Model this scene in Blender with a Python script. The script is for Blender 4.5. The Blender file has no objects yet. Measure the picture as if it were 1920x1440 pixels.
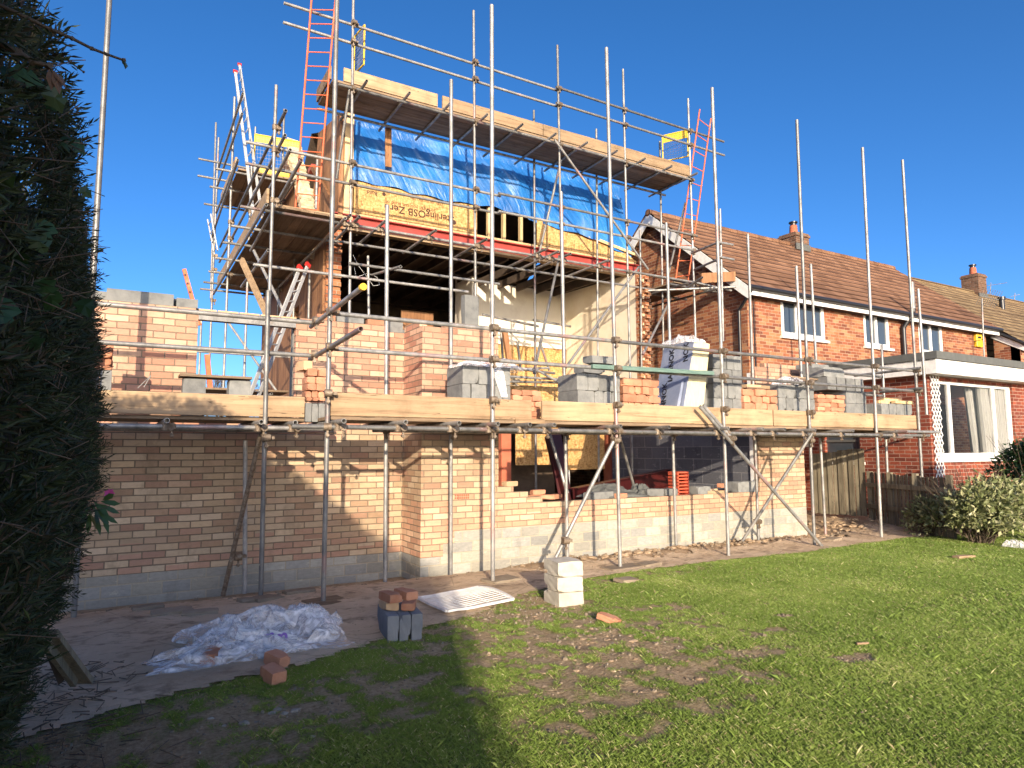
import bpy, bmesh, math, random
import numpy as np
from mathutils import Vector, Matrix, noise
random.seed(7); rng=np.random.default_rng(7)
C=bpy.context.scene.collection
R=math.radians
# ------------------------------------------------------------------ camera (solved from the brick gauge of the walls)
FPX=1259.29; CAM=Vector((-3.19304,-8.34517,1.29319))
yaw,pitch,roll=R(30.1516),R(5.6558),R(-.2005)
_f=Vector((math.sin(yaw)*math.cos(pitch),math.cos(yaw)*math.cos(pitch),math.sin(pitch)))
_r0=Vector((math.cos(yaw),-math.sin(yaw),0)); _u0=_r0.cross(_f)
_r=_r0*math.cos(roll)+_u0*math.sin(roll); _u=-_r0*math.sin(roll)+_u0*math.cos(roll)
cd=bpy.data.cameras.new('camera'); cam=bpy.data.objects.new('camera',cd); C.objects.link(cam)
M3=Matrix((_r,_u,-_f)).transposed(); cam.matrix_world=Matrix.Translation(CAM)@M3.to_4x4()
cd.sensor_width=36; cd.lens=FPX/1920*36; cd.clip_end=1500; cd.clip_start=.05
bpy.context.scene.camera=cam
def at(u,v,X=None,Y=None,Z=None):
    """survey helper: where a line of sight meets a known plane of the site"""
    D=_f+_r*((u-960)/FPX)-_u*((v-720)/FPX)
    t=(X-CAM.x)/D.x if X is not None else (Y-CAM.y)/D.y if Y is not None else (Z-CAM.z)/D.z
    return CAM+D*t
YS=-1.71; YL=-1.16; YI=-.82; DECK=1.64
# ------------------------------------------------------------------ object helpers
def tag(o,label=None,cat=None,group=None,kind=None):
    if label:o['label']=label
    if cat:o['category']=cat
    if group:o['group']=group
    if kind:o['kind']=kind
    return o
def empty(name,loc=(0,0,0),label=None,cat=None,group=None,kind=None):
    o=bpy.data.objects.new(name,None); C.objects.link(o); o.location=loc; o.empty_display_size=.1
    return tag(o,label,cat,group,kind)
class MB:
    def __init__(s): s.v=[];s.f=[];s.sm=[]
    def add(s,vs,fs,smooth=False):
        n=len(s.v); s.v+= [tuple(v) for v in vs]; s.f+=[tuple(i+n for i in f) for f in fs]; s.sm+=[smooth]*len(fs); return s
    def box(s,a,b):
        x0,y0,z0=[min(a[i],b[i]) for i in range(3)]; x1,y1,z1=[max(a[i],b[i]) for i in range(3)]
        return s.add([(x0,y0,z0),(x1,y0,z0),(x1,y1,z0),(x0,y1,z0),(x0,y0,z1),(x1,y0,z1),(x1,y1,z1),(x0,y1,z1)],
          [(0,3,2,1),(4,5,6,7),(0,1,5,4),(1,2,6,5),(2,3,7,6),(3,0,4,7)])
    def obox(s,c,sx,sy,sz,rz=0,rx=0,ry=0,jit=0,bev=0):
        m=Matrix.Translation(c)@Matrix.Rotation(rz,4,'Z')@Matrix.Rotation(ry,4,'Y')@Matrix.Rotation(rx,4,'X')
        vs=[]
        for z in(-.5,.5):
            for x,y in((-.5,-.5),(.5,-.5),(.5,.5),(-.5,.5)):
                vs.append(m@Vector((x*sx+random.uniform(-jit,jit),y*sy+random.uniform(-jit,jit),z*sz+random.uniform(-jit,jit))))
        return s.add(vs,[(0,3,2,1),(4,5,6,7),(0,1,5,4),(1,2,6,5),(2,3,7,6),(3,0,4,7)])
    def beam(s,a,b,w,h,up=Vector((0,0,1))):
        a=Vector(a);b=Vector(b);d=(b-a).normalized(); up=Vector(up)
        if abs(d.dot(up))>.98: up=Vector((1,0,0))
        x=d.cross(up).normalized(); y=x.cross(d)
        vs=[p+x*i*w/2+y*j*h/2 for p in(a,b) for i,j in((-1,-1),(1,-1),(1,1),(-1,1))]
        return s.add(vs,[(0,1,2,3),(7,6,5,4),(0,4,5,1),(1,5,6,2),(2,6,7,3),(3,7,4,0)])
    def tube(s,a,b,r=.0242,n=12,r2=None,hollow=True,cap=True):
        a=Vector(a);b=Vector(b);d=(b-a).normalized(); up=Vector((0,0,1)) if abs(d.z)<.9 else Vector((1,0,0))
        x=d.cross(up).normalized(); y=x.cross(d); r2=r if r2 is None else r2
        ring=lambda p,q:[p+(x*math.cos(2*math.pi*k/n)+y*math.sin(2*math.pi*k/n))*q for k in range(n)]
        s.add(ring(a,r)+ring(b,r2),[(k,(k+1)%n,n+(k+1)%n,n+k) for k in range(n)],True)
        if hollow:
            ri=r*.8
            for p,q,rr in((a,1,r),(b,-1,r2)):
                s.add(ring(p,rr)+ring(p,ri)+ring(p+d*q*.12,ri),[(k,n+k,n+(k+1)%n,(k+1)%n) if q>0 else (k,(k+1)%n,n+(k+1)%n,n+k) for k in range(n)]+
                   [(n+k,n+(k+1)%n,2*n+(k+1)%n,2*n+k) for k in range(n)]+[tuple(2*n+k for k in range(n))])
        elif cap:
            s.add(ring(a,r),[tuple(range(n))[::-1]]); s.add(ring(b,r2),[tuple(range(n))])
        return s
    def poly(s,pts,th=None,nrm=None):
        """flat polygon, optionally with thickness along nrm"""
        pts=[Vector(p) for p in pts]; n=len(pts)
        if not th: return s.add(pts,[tuple(range(n))])
        q=[p+Vector(nrm)*th for p in pts]
        return s.add(pts+q,[tuple(range(n))[::-1],tuple(range(n,2*n))]+[(k,(k+1)%n,n+(k+1)%n,n+k) for k in range(n)])
    def build(s,name,m,parent=None,bevel=0):
        me=bpy.data.meshes.new(name); me.from_pydata(s.v,[],s.f); me.polygons.foreach_set('use_smooth',s.sm); me.update()
        if m: me.materials.append(m)
        o=bpy.data.objects.new(name,me); C.objects.link(o)
        if parent:
            o.parent=parent; 
            if parent.type=='EMPTY' or parent.parent or tuple(parent.location)!=(0,0,0):
                o.matrix_parent_inverse=wm(parent).inverted()
        if bevel:
            b=o.modifiers.new('bevel','BEVEL'); b.width=bevel; b.segments=1; b.limit_method='ANGLE'
        return o
def wm(o):
    m=Matrix.Translation(o.location)@o.rotation_euler.to_matrix().to_4x4()
    return wm(o.parent)@o.matrix_parent_inverse@m if o.parent else m
def np_mesh(name,V,F,m,parent=None,cols=None,smooth=False):
    """fast mesh from numpy verts and equal sized faces"""
    me=bpy.data.meshes.new(name); k=F.shape[1]
    me.vertices.add(len(V)); me.vertices.foreach_set('co',V.astype(np.float32).ravel())
    me.loops.add(F.size); me.loops.foreach_set('vertex_index',F.astype(np.int32).ravel())
    me.polygons.add(len(F)); me.polygons.foreach_set('loop_start',np.arange(len(F),dtype=np.int32)*k)
    me.polygons.foreach_set('use_smooth',np.full(len(F),smooth)); me.update(calc_edges=True)
    if cols is not None:
        a=me.attributes.new('tint','FLOAT','POINT'); a.data.foreach_set('value',cols.astype(np.float32))
    me.materials.append(m); o=bpy.data.objects.new(name,me); C.objects.link(o)
    if parent: o.parent=parent; o.matrix_parent_inverse=wm(parent).inverted()
    return o
# ------------------------------------------------------------------ materials
class NT:
    def __init__(s,name):
        s.m=bpy.data.materials.new(name); s.m.use_nodes=True; s.t=s.m.node_tree; s.n=s.t.nodes; s.l=s.t.links
        s.b=s.n['Principled BSDF']; s.g=None
    def node(s,ty,**k):
        n=s.n.new(ty)
        for a,b in k.items():
            if a.startswith('i_'): n.inputs[a[2:].replace('_',' ')].default_value=b
            else: setattr(n,a,b)
        return n
    def set(s,inp,v):
        if hasattr(v,'links') or hasattr(v,'is_output'): s.l.new(v,inp)
        else: inp.default_value=v
    def math(s,op,a,b=0,c=0):
        n=s.n.new('ShaderNodeMath'); n.operation=op
        for i,x in enumerate((a,b,c)): s.set(n.inputs[i],x)
        return n.outputs[0]
    def pos(s):
        if not s.g: s.g=s.node('ShaderNodeNewGeometry')
        return s.g.outputs['Position']
    def obj(s): return s.node('ShaderNodeTexCoord').outputs['Object']
    def sep(s,v):
        n=s.node('ShaderNodeSeparateXYZ'); s.l.new(v,n.inputs[0]); return n.outputs
    def comb(s,x,y,z):
        n=s.node('ShaderNodeCombineXYZ')
        for i,q in enumerate((x,y,z)): s.set(n.inputs[i],q)
        return n.outputs[0]
    def mapv(s,v,sc=(1,1,1),rot=(0,0,0),loc=(0,0,0)):
        n=s.node('ShaderNodeMapping'); s.l.new(v,n.inputs[0]); n.inputs['Scale'].default_value=sc; n.inputs['Rotation'].default_value=rot; n.inputs['Location'].default_value=loc; return n.outputs[0]
    def noise(s,v,scale=5,detail=4,rough=.55,dist=0):
        n=s.node('ShaderNodeTexNoise'); s.l.new(v,n.inputs['Vector']); n.inputs['Scale'].default_value=scale; n.inputs['Detail'].default_value=detail
        n.inputs['Roughness'].default_value=rough; n.inputs['Distortion'].default_value=dist; return n.outputs['Fac']
    def voro(s,v,scale=5,feature='F1',out='Distance'):
        n=s.node('ShaderNodeTexVoronoi'); n.feature=feature; s.l.new(v,n.inputs['Vector']); n.inputs['Scale'].default_value=scale; return n.outputs[out]
    def white(s,v):
        n=s.node('ShaderNodeTexWhiteNoise'); n.noise_dimensions='3D'; s.l.new(v,n.inputs['Vector']); return n.outputs['Value'],n.outputs['Color']
    def ramp(s,fac,stops,interp='LINEAR'):
        n=s.node('ShaderNodeValToRGB'); n.color_ramp.interpolation=interp; e=n.color_ramp.elements
        while len(e)<len(stops): e.new(.5)
        for i,(p,c) in enumerate(stops):
            e[i].position=p; e[i].color=(*c,1) if len(c)==3 else c
        s.l.new(fac,n.inputs[0]); return n.outputs[0]
    def mix(s,f,a,b,bl='MIX'):
        n=s.node('ShaderNodeMix'); n.data_type='RGBA'; n.blend_type=bl
        s.set(n.inputs[0],f); s.set(n.inputs[6],(*a,1) if isinstance(a,tuple) and len(a)==3 else a); s.set(n.inputs[7],(*b,1) if isinstance(b,tuple) and len(b)==3 else b); return n.outputs[2]
    def bump(s,h,st=.3,d=.01):
        n=s.node('ShaderNodeBump'); n.inputs['Strength'].default_value=st; n.inputs['Distance'].default_value=d; s.l.new(h,n.inputs['Height']); s.l.new(n.outputs[0],s.b.inputs['Normal'])
    def out(s,col=None,rough=None,metal=None,spec=None):
        if col is not None: s.set(s.b.inputs['Base Color'],(*col,1) if isinstance(col,tuple) and len(col)==3 else col)
        if rough is not None: s.set(s.b.inputs['Roughness'],rough)
        if metal is not None: s.set(s.b.inputs['Metallic'],metal)
        if spec is not None: s.b.inputs['Specular IOR Level'].default_value=spec
        return s.m
def brick_mat(name,cols,mortar,bw=.225,bh=.075,mw=.010,ox=0.,oz=0.,up=None,upz=1.5,bump=.6,dirt=.25,half=.5,flat=.0,deep=None):
    t=NT(name); P=t.pos(); x,y,z=t.sep(P); nx,ny,nz=t.sep(t.g.outputs['True Normal'])
    sel=t.math('GREATER_THAN',t.math('ABSOLUTE',nx),.5)
    w=t.noise(t.mapv(P,(1,1,1)),2.2,2); wob=t.math('MULTIPLY',t.math('SUBTRACT',w,.5),.012)
    h=t.math('ADD',t.math('ADD',t.math('MULTIPLY',x,t.math('SUBTRACT',1,sel)),t.math('MULTIPLY',y,sel)),ox)
    zz=t.math('ADD',t.math('ADD',z,oz),wob)
    row=t.math('FLOOR',t.math('DIVIDE',zz,bh)); fz=t.math('FRACT',t.math('DIVIDE',zz,bh))
    off=t.math('MULTIPLY',t.math('MODULO',t.math('ABSOLUTE',row),2),half)
    j,_=t.white(t.comb(row,3.3,1.7)); hx=t.math('ADD',t.math('ADD',t.math('DIVIDE',h,bw),off),t.math('MULTIPLY',j,.12))
    col=t.math('FLOOR',hx); fx=t.math('FRACT',hx)
    jit=t.math('MULTIPLY',t.math('SUBTRACT',t.noise(P,30,3),.5),.004)
    ex=t.math('MULTIPLY',t.math('MINIMUM',fx,t.math('SUBTRACT',1,fx)),bw); ez=t.math('MULTIPLY',t.math('MINIMUM',fz,t.math('SUBTRACT',1,fz)),bh)
    e=t.math('ADD',t.math('MINIMUM',ex,ez),jit)
    mask=t.node('ShaderNodeMapRange',interpolation_type='SMOOTHSTEP'); t.l.new(e,mask.inputs[0]); mask.inputs[1].default_value=mw*.35; mask.inputs[2].default_value=mw*.5+.003
    m=mask.outputs[0]
    rv,rc=t.white(t.comb(row,col,.5)); rv2,_=t.white(t.comb(col,row,7.5))
    n=len(cols); c1=t.ramp(rv,[(i/n,c) for i,c in enumerate(cols)],'CONSTANT')
    if up:
        n2=len(up); c2=t.ramp(rv,[(i/n2,c) for i,c in enumerate(up)],'CONSTANT')
        f=t.math('GREATER_THAN',t.math('ADD',z,t.math('MULTIPLY',t.math('SUBTRACT',rv2,.5),.3)),upz); c1=t.mix(f,c1,c2)
    if deep:
        f=t.math('LESS_THAN',t.math('ADD',z,t.math('MULTIPLY',t.math('SUBTRACT',rv2,.5),.5)),deep[1]); c1=t.mix(f,c1,t.ramp(rv,[(i/len(deep[0]),c) for i,c in enumerate(deep[0])],'CONSTANT'))
    g=t.noise(t.mapv(P,(1,1,2.5)),14,6,.65); c1=t.mix(dirt,c1,t.ramp(g,[(.25,(.45,.4,.36)),(.5,(.95,.93,.9)),(.8,(1.5,1.4,1.3))]),'MULTIPLY')
    v=t.node('ShaderNodeHueSaturation'); t.l.new(c1,v.inputs['Color']); t.l.new(t.math('ADD',.82,t.math('MULTIPLY',rv2,.30)),v.inputs['Value'])
    mo=t.mix(t.noise(P,40,3),mortar,tuple(q*.72 for q in mortar))
    big=t.noise(P,.9,4); colr=t.mix(m,mo,v.outputs[0]); colr=t.mix(.22,colr,t.ramp(big,[(.3,(.6,.56,.52)),(.6,(1.1,1.1,1.1))]),'MULTIPLY')
    sm_=t.noise(t.mapv(P,(1,1,2.2)),6.5,7,.75); colr=t.mix(t.ramp(sm_,[(.585,(0,0,0)),(.66,(.42,.42,.42))]),colr,tuple(min(1,q*1.5) for q in mortar)); dk_=t.noise(t.mapv(P,(1,1,.5)),3.3,6,.7); colr=t.mix(t.ramp(dk_,[(.36,(.38,.38,.38)),(.46,(0,0,0))]),colr,tuple(q*.5 for q in cols[0]))
    t.bump(t.math('ADD',t.math('MULTIPLY',m,1),t.math('MULTIPLY',g,.45)),bump,.014)
    return t.out(colr,.92,spec=.2)
def noise_mat(name,stops,scale=6,stretch=(1,1,1),rough=.8,metal=0,bump=.3,bd=.01,detail=6,dist=0,obj=False,spec=.3,rot=(0,0,0),perobj=0):
    t=NT(name); P=t.mapv(t.obj() if obj else t.pos(),stretch,rot); f=t.noise(P,scale,detail,.62,dist); c=t.ramp(f,stops)
    if perobj:
        oi=t.node('ShaderNodeObjectInfo'); h=t.node('ShaderNodeHueSaturation'); t.l.new(c,h.inputs['Color']); t.l.new(t.math('ADD',1-perobj/2,t.math('MULTIPLY',oi.outputs['Random'],perobj)),h.inputs['Value']); c=h.outputs[0]
    t.bump(t.noise(P,scale*3,5,.6),bump,bd)
    return t.out(c,rough,metal,spec)
BUFF=[(.46,.34,.225),(.52,.395,.265),(.41,.275,.18),(.53,.41,.285),(.44,.31,.21),(.39,.24,.165),(.48,.355,.23)]
PINK=[(.50,.275,.19),(.55,.33,.23),(.45,.225,.155),(.57,.37,.26),(.49,.265,.18),(.53,.30,.21),(.56,.35,.24)]
PBASE=[(.50,.31,.22),(.46,.28,.20),(.54,.42,.29)]
M={}
M['brickA']=brick_mat('brick buff',BUFF,(.23,.18,.13),up=PINK,upz=1.55,deep=(PBASE,.1))  # mortar tone darkened to carry the shade of recessed joints
M['brickB']=brick_mat('brick buff front',BUFF,(.27,.21,.15),ox=.06,up=PINK,upz=1.7,deep=([(.56,.335,.22),(.61,.41,.28),(.53,.30,.20)],.62))
M['block']=brick_mat('concrete blocks',[(.33,.32,.28),(.38,.36,.30),(.30,.30,.28),(.36,.35,.31)],(.44,.39,.30),bw=.285,bh=.131,mw=.014,oz=.362,dirt=.35,bump=.4)
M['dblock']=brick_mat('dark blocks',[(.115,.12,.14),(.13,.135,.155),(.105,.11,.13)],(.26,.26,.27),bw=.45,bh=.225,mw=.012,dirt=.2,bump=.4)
RED=[(.29,.105,.055),(.34,.14,.07),(.23,.08,.045),(.38,.17,.085),(.185,.065,.04),(.40,.20,.105),(.26,.09,.05)]
M['nbrick']=brick_mat('brick orange old',RED,(.42,.30,.21),mw=.009,ox=.1,dirt=.35,bump=.4)
DRD=[(.24,.06,.036),(.20,.05,.032),(.28,.075,.042),(.17,.045,.03)]
M['ebrick']=brick_mat('brick dark red',DRD,(.40,.28,.22),mw=.010,dirt=.3,bump=.4)
M['obrick']=brick_mat('brick brown old',[(.16,.085,.055),(.20,.11,.07),(.13,.07,.045)],(.24,.20,.155),dirt=.4)
M['obrick2']=brick_mat('brick orange house',[(.40,.16,.08),(.34,.12,.06),(.44,.2,.1)],(.40,.32,.24),dirt=.5)
def galv(name='galvanised tube',pink=True):
    t=NT(name); P=t.pos(); f=t.noise(t.mapv(P,(1,1,.6)),9,6,.65); c=t.ramp(f,[(.3,(.15,.15,.145)),(.5,(.26,.255,.245)),(.72,(.40,.385,.355))])
    if pink:
        g=t.noise(P,1.7,4,.6); c=t.mix(t.ramp(g,[(.60,(0,0,0)),(.66,(.6,.6,.6))]),c,(.40,.22,.20))
        r=t.noise(P,5,6,.7); c=t.mix(t.ramp(r,[(.60,(0,0,0)),(.72,(.6,.6,.6))]),c,(.22,.15,.10))
    oi=t.node('ShaderNodeObjectInfo'); rn=oi.outputs['Random']
    h=t.node('ShaderNodeHueSaturation'); t.l.new(c,h.inputs['Color']); t.l.new(t.math('ADD',.62,t.math('MULTIPLY',rn,.62)),h.inputs['Value']); c=h.outputs[0]
    sp=t.voro(t.mapv(P,(1,1,.55)),16); c=t.mix(t.ramp(t.math('ADD',sp,t.math('MULTIPLY',t.noise(P,2.3,3),.55)),[(.30,(.85,.85,.85)),(.36,(0,0,0))]),c,(.62,.57,.48))
    t.bump(t.noise(P,60,4),.12,.003); return t.out(c,t.ramp(f,[(.3,(.55,.55,.55)),(.7,(.38,.38,.38))]),.35,.5)
M['galv']=galv()
M['coupler']=noise_mat('coupler steel',[(.3,(.10,.065,.04)),(.6,(.25,.20,.15)),(.8,(.40,.36,.30))],25,rough=.6,metal=.4)
def wood(name,a,b,c,rough=.8,ax='X',perobj=.45,sc=1):
    t=NT(name); st={'X':(.35,7,7),'Y':(7,.35,7),'Z':(7,7,.35)}[ax]
    P=t.mapv(t.pos(),tuple(q*sc for q in st)); f=t.noise(P,2.4,8,.7,.5); g=t.noise(t.pos(),2.3,7,.65)
    col=t.ramp(f,[(.3,c),(.47,a),(.62,b)]); col=t.mix(.6,col,t.ramp(g,[(.3,(.55,.5,.44)),(.48,(.92,.9,.86)),(.65,(1.16,1.13,1.06))]),'MULTIPLY')
    kn=t.voro(t.mapv(t.pos(),(1.6,1.6,3.2)),1.1); col=t.mix(t.ramp(kn,[(.018,(.7,.7,.7)),(.04,(0,0,0))]),col,tuple(q*.45 for q in a))
    ck=t.math('ABSOLUTE',t.math('SUBTRACT',t.noise(t.mapv(t.pos(),tuple(q*.9 for q in st)),1.7,3,.5),.5)); ckm=t.math('MULTIPLY',t.math('LESS_THAN',ck,.0045),t.math('GREATER_THAN',t.noise(t.pos(),3.1,2),.5)); col=t.mix(t.math('MULTIPLY',ckm,.75),col,tuple(q*.3 for q in a))
    oi=t.node('ShaderNodeObjectInfo'); h=t.node('ShaderNodeHueSaturation'); t.l.new(col,h.inputs['Color']); t.l.new(t.math('ADD',1-perobj/2,t.math('MULTIPLY',oi.outputs['Random'],perobj)),h.inputs['Value'])
    t.bump(f,.35,.006); return t.out(h.outputs[0],rough,spec=.25)
M['toe']=wood('scaffold board pale',(.35,.245,.15),(.41,.295,.185),(.20,.13,.075))
M['board']=wood('scaffold board weathered',(.23,.165,.11),(.29,.215,.15),(.12,.08,.05))
M['boardY']=wood('scaffold board weathered along',(.22,.155,.10),(.28,.205,.14),(.11,.075,.05),ax='Y')
M['stud']=wood('new stud timber',(.66,.48,.26),(.72,.54,.32),(.5,.33,.17),ax='Z')
M['dwood']=wood('brown stained timber',(.24,.12,.06),(.31,.17,.09),(.12,.06,.035),ax='Z')
M['fence']=wood('weathered fence board',(.19,.165,.12),(.26,.23,.165),(.09,.075,.05),ax='Z',perobj=.5)  # weathered grey, lowered further to hold partial shade in the colour
def osb():
    t=NT('osb'); P=t.pos(); c=t.voro(t.mapv(P,(16,16,34),(.3,.2,.5)),1.5,'F1','Color'); s=t.sep(c)[0]
    c2=t.voro(t.mapv(P,(38,38,13),(.1,.5,.2)),1.2,'F1','Color'); s2=t.sep(c2)[1]; f=t.math('MULTIPLY',t.math('ADD',s,s2),.5)
    col=t.ramp(f,[(.1,(.26,.13,.045)),(.35,(.45,.25,.09)),(.6,(.53,.32,.125)),(.9,(.62,.41,.19))]); t.bump(f,.25,.004); return t.out(col,.7,spec=.3)
M['osb']=osb()
def flat(name,c,rough=.5,metal=0,spec=.5,**k):
    t=NT(name); P=t.pos(); f=t.noise(P,12,4); col=t.ramp(f,[(.3,tuple(q*.86 for q in c)),(.7,tuple(min(1,q*1.1) for q in c))]); 
    for a,b in k.items(): t.b.inputs[a.replace('_',' ')].default_value=b
    return t.out(col,rough,metal,spec)
M['redsteel']=noise_mat('red oxide steel',[(.3,(.27,.035,.025)),(.6,(.36,.055,.04)),(.8,(.42,.08,.06))],5,rough=.45,bump=.1,spec=.5)
M['darkred']=noise_mat('dark red steel',[(.3,(.04,.006,.007)),(.7,(.075,.011,.010))],4,rough=.4,bump=.1,spec=.5)
M['upvc']=flat('white upvc',(.78,.78,.76),.35)
M['white']=flat('white painted board',(.74,.73,.70),.5)
M['cream']=noise_mat('cream plaster',[(.25,(.68,.58,.43)),(.5,(.78,.69,.54)),(.75,(.82,.76,.63))],2.2,rough=.9,bump=.25,detail=8)
M['creamback']=noise_mat('pale plaster back',[(.25,(.70,.66,.57)),(.55,(.78,.74,.65)),(.8,(.58,.52,.43))],1.6,rough=.9,bump=.2,detail=8)
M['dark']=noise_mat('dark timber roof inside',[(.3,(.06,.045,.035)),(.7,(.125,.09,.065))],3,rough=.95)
M['black']=flat('black plastic',(.02,.02,.022),.35)
M['grey']=flat('grey felt',(.10,.105,.10),.85)
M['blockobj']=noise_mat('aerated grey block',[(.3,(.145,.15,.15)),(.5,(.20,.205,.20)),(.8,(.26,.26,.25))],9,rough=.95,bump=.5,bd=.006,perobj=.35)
M['darkblock']=noise_mat('dark grey block',[(.3,(.15,.165,.185)),(.6,(.20,.215,.235))],10,rough=.95,bump=.25,bd=.004,perobj=.15)
M['paleblock']=noise_mat('pale concrete block',[(.3,(.42,.38,.31)),(.5,(.52,.48,.40)),(.8,(.60,.56,.47))],7,rough=.95,bump=.5,bd=.006,perobj=.12)
def brickobj(name,a,b,perobj=.6):
    return noise_mat(name,[(.3,a),(.7,b)],9,rough=.92,bump=.35,bd=.004,perobj=perobj,obj=False)
M['br']=brickobj('loose orange brick',(.44,.185,.105),(.54,.28,.175)); M['bry']=brickobj('loose buff brick',(.42,.28,.17),(.50,.36,.22))
M['terra']=noise_mat('terracotta render',[(.3,(.42,.11,.06)),(.6,(.52,.16,.09)),(.85,(.56,.25,.16))],2,rough=.9)
M['terra2']=flat('terracotta plastic',(.55,.10,.05),.5)
M['yellow']=flat('yellow paint',(.80,.52,.03),.45)
M['orange']=noise_mat('orange painted steel',[(.3,(.48,.09,.035)),(.6,(.62,.15,.06)),(.8,(.66,.28,.2))],6,rough=.5,bump=.1)
M['alu']=noise_mat('aluminium',[(.3,(.42,.42,.41)),(.7,(.56,.555,.54))],6,rough=.45,metal=.2,bump=.05)
M['redcap']=flat('red plastic',(.55,.03,.02),.4)
M['green']=noise_mat('green painted tube board',[(.3,(.09,.16,.14)),(.7,(.17,.25,.21))],6,stretch=(1,8,8),rough=.7)
M['pir']=noise_mat('pir foam edge',[(.3,(.66,.56,.32)),(.7,(.76,.68,.44))],8,stretch=(4,4,1),rough=.85)
M['foil']=noise_mat('blue grey foil face',[(.35,(.20,.24,.34)),(.6,(.29,.325,.42)),(.8,(.44,.47,.53))],2.5,rough=.38,metal=.15,bump=.35,bd=.02)
M['ink']=flat('black ink',(.015,.015,.02),.6); M['inkbrown']=flat('brown ink',(.05,.022,.012),.8); M['purple']=flat('purple ink',(.20,.10,.42),.6)
M['terrapot']=noise_mat('clay pot',[(.3,(.38,.10,.05)),(.7,(.48,.16,.09))],8)
M['slate']=noise_mat('grey paving stone',[(.3,(.20,.155,.11)),(.6,(.29,.235,.17))],5,rough=.9,bump=.5,perobj=.3)
M['stone']=noise_mat('pale stone',[(.3,(.22,.19,.15)),(.7,(.42,.38,.31))],14,rough=.9,bump=.5,perobj=.5)
M['curtain']=noise_mat('net curtain',[(.35,(.60,.59,.54)),(.65,(.78,.77,.72))],4,stretch=(12,12,.3),rough=.9)
M['mortar']=noise_mat('cream mortar rubble',[(.3,(.40,.30,.19)),(.6,(.62,.52,.36)),(.85,(.7,.62,.46))],9,rough=.95,bump=.8,bd=.03)
def glass():
    t=NT('window glass'); t.b.inputs['Base Color'].default_value=(.05,.065,.08,1); t.b.inputs['Roughness'].default_value=.06; t.b.inputs['Specular IOR Level'].default_value=.9
    t.bump(t.noise(t.mapv(t.pos(),(1,1,.6)),1.4,2),.05,.05); return t.m
M['glass']=glass()
def clear(name='clear glass',alpha=.22,col=(.8,.85,.85)):
    t=NT(name); t.b.inputs['Base Color'].default_value=(.03,.035,.035,1); t.b.inputs['Roughness'].default_value=.04; t.b.inputs['Alpha'].default_value=alpha; return t.m
M['clear']=clear()
def tarp():
    t=NT('blue tarpaulin'); x,y,z=t.sep(t.pos())
    P=t.comb(t.math('MULTIPLY',t.math('ADD',x,t.math('MULTIPLY',z,.45)),.85),t.math('MULTIPLY',z,.22),0)
    a=t.noise(P,7,5,.6,.6); b=t.noise(P,19,3,.5); big=t.noise(t.pos(),1.1,3)
    h=t.math('ADD',t.math('MULTIPLY',a,1),t.math('MULTIPLY',b,.35))
    c=t.ramp(big,[(.3,(.010,.10,.34)),(.6,(.022,.17,.50)),(.75,(.06,.26,.60))])
    fold_glint=t.ramp(t.noise(t.comb(x,0,t.math('MULTIPLY',z,.3)),1.3,3),[(.52,(0,0,0)),(.70,(.32,.32,.32))]); c=t.mix(t.math('MULTIPLY',t.sep(fold_glint)[0],t.ramp(a,[(.45,(0,0,0)),(.6,(1,1,1))])),c,(.55,.68,.82))  # pale highlights painted into the colour along the fold crests
    t.bump(h,.55,.09); return t.out(c,.40,0,.55)
M['tarp']=tarp()
def sheet():
    t=NT('clear polythene'); a=t.noise(t.mapv(t.pos(),(1,1.8,1.5)),7,5,.65,1.5); b=t.b; b.inputs['Base Color'].default_value=(.86,.85,.86,1); b.inputs['Roughness'].default_value=.22
    t.l.new(t.ramp(a,[(.3,(.10,.10,.10)),(.46,(.28,.28,.28)),(.56,(.6,.6,.6)),(.66,(.95,.95,.95))]),b.inputs['Alpha']); t.bump(a,.2,.015); return t.m
M['poly']=sheet()
def leafmat(name,stops,trans=.25,rough=.5):
    t=NT(name); n=t.node('ShaderNodeAttribute'); n.attribute_name='tint'; c=t.ramp(n.outputs['Fac'],stops); t.out(c,rough,spec=.35)
    tr=t.node('ShaderNodeBsdfTranslucent'); t.l.new(c,tr.inputs[0]); mx=t.node('ShaderNodeMixShader'); mx.inputs[0].default_value=trans
    t.l.new(t.b.outputs[0],mx.inputs[1]); t.l.new(tr.outputs[0],mx.inputs[2]); t.l.new(mx.outputs[0],t.n['Material Output'].inputs[0]); return t.m
M['grass']=leafmat('grass blades',[(0,(.46,.36,.21)),(.12,(.33,.30,.13)),(.28,(.155,.225,.045)),(.6,(.215,.315,.06)),(.85,(.33,.41,.10)),(1,(.60,.56,.30))],.38,.55)
M['conifer']=leafmat('conifer spray',[(0,(.11,.07,.04)),(.12,(.06,.05,.03)),(.25,(.026,.034,.016)),(.6,(.034,.055,.022)),(1,(.085,.11,.038))],.10,.6)
M['bush']=leafmat('variegated leaf',[(0,(.12,.13,.05)),(.35,(.17,.20,.08)),(.6,(.30,.31,.15)),(1,(.52,.49,.30))],.2,.4)
M['dleaf']=leafmat('dark glossy leaf',[(0,(.018,.04,.015)),(.6,(.04,.085,.025)),(1,(.08,.13,.035))],.12,.3)
M['twig']=flat('twig bark',(.10,.075,.05),.9)
M['petal']=flat('pink petal',(.75,.10,.35),.6)
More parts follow.
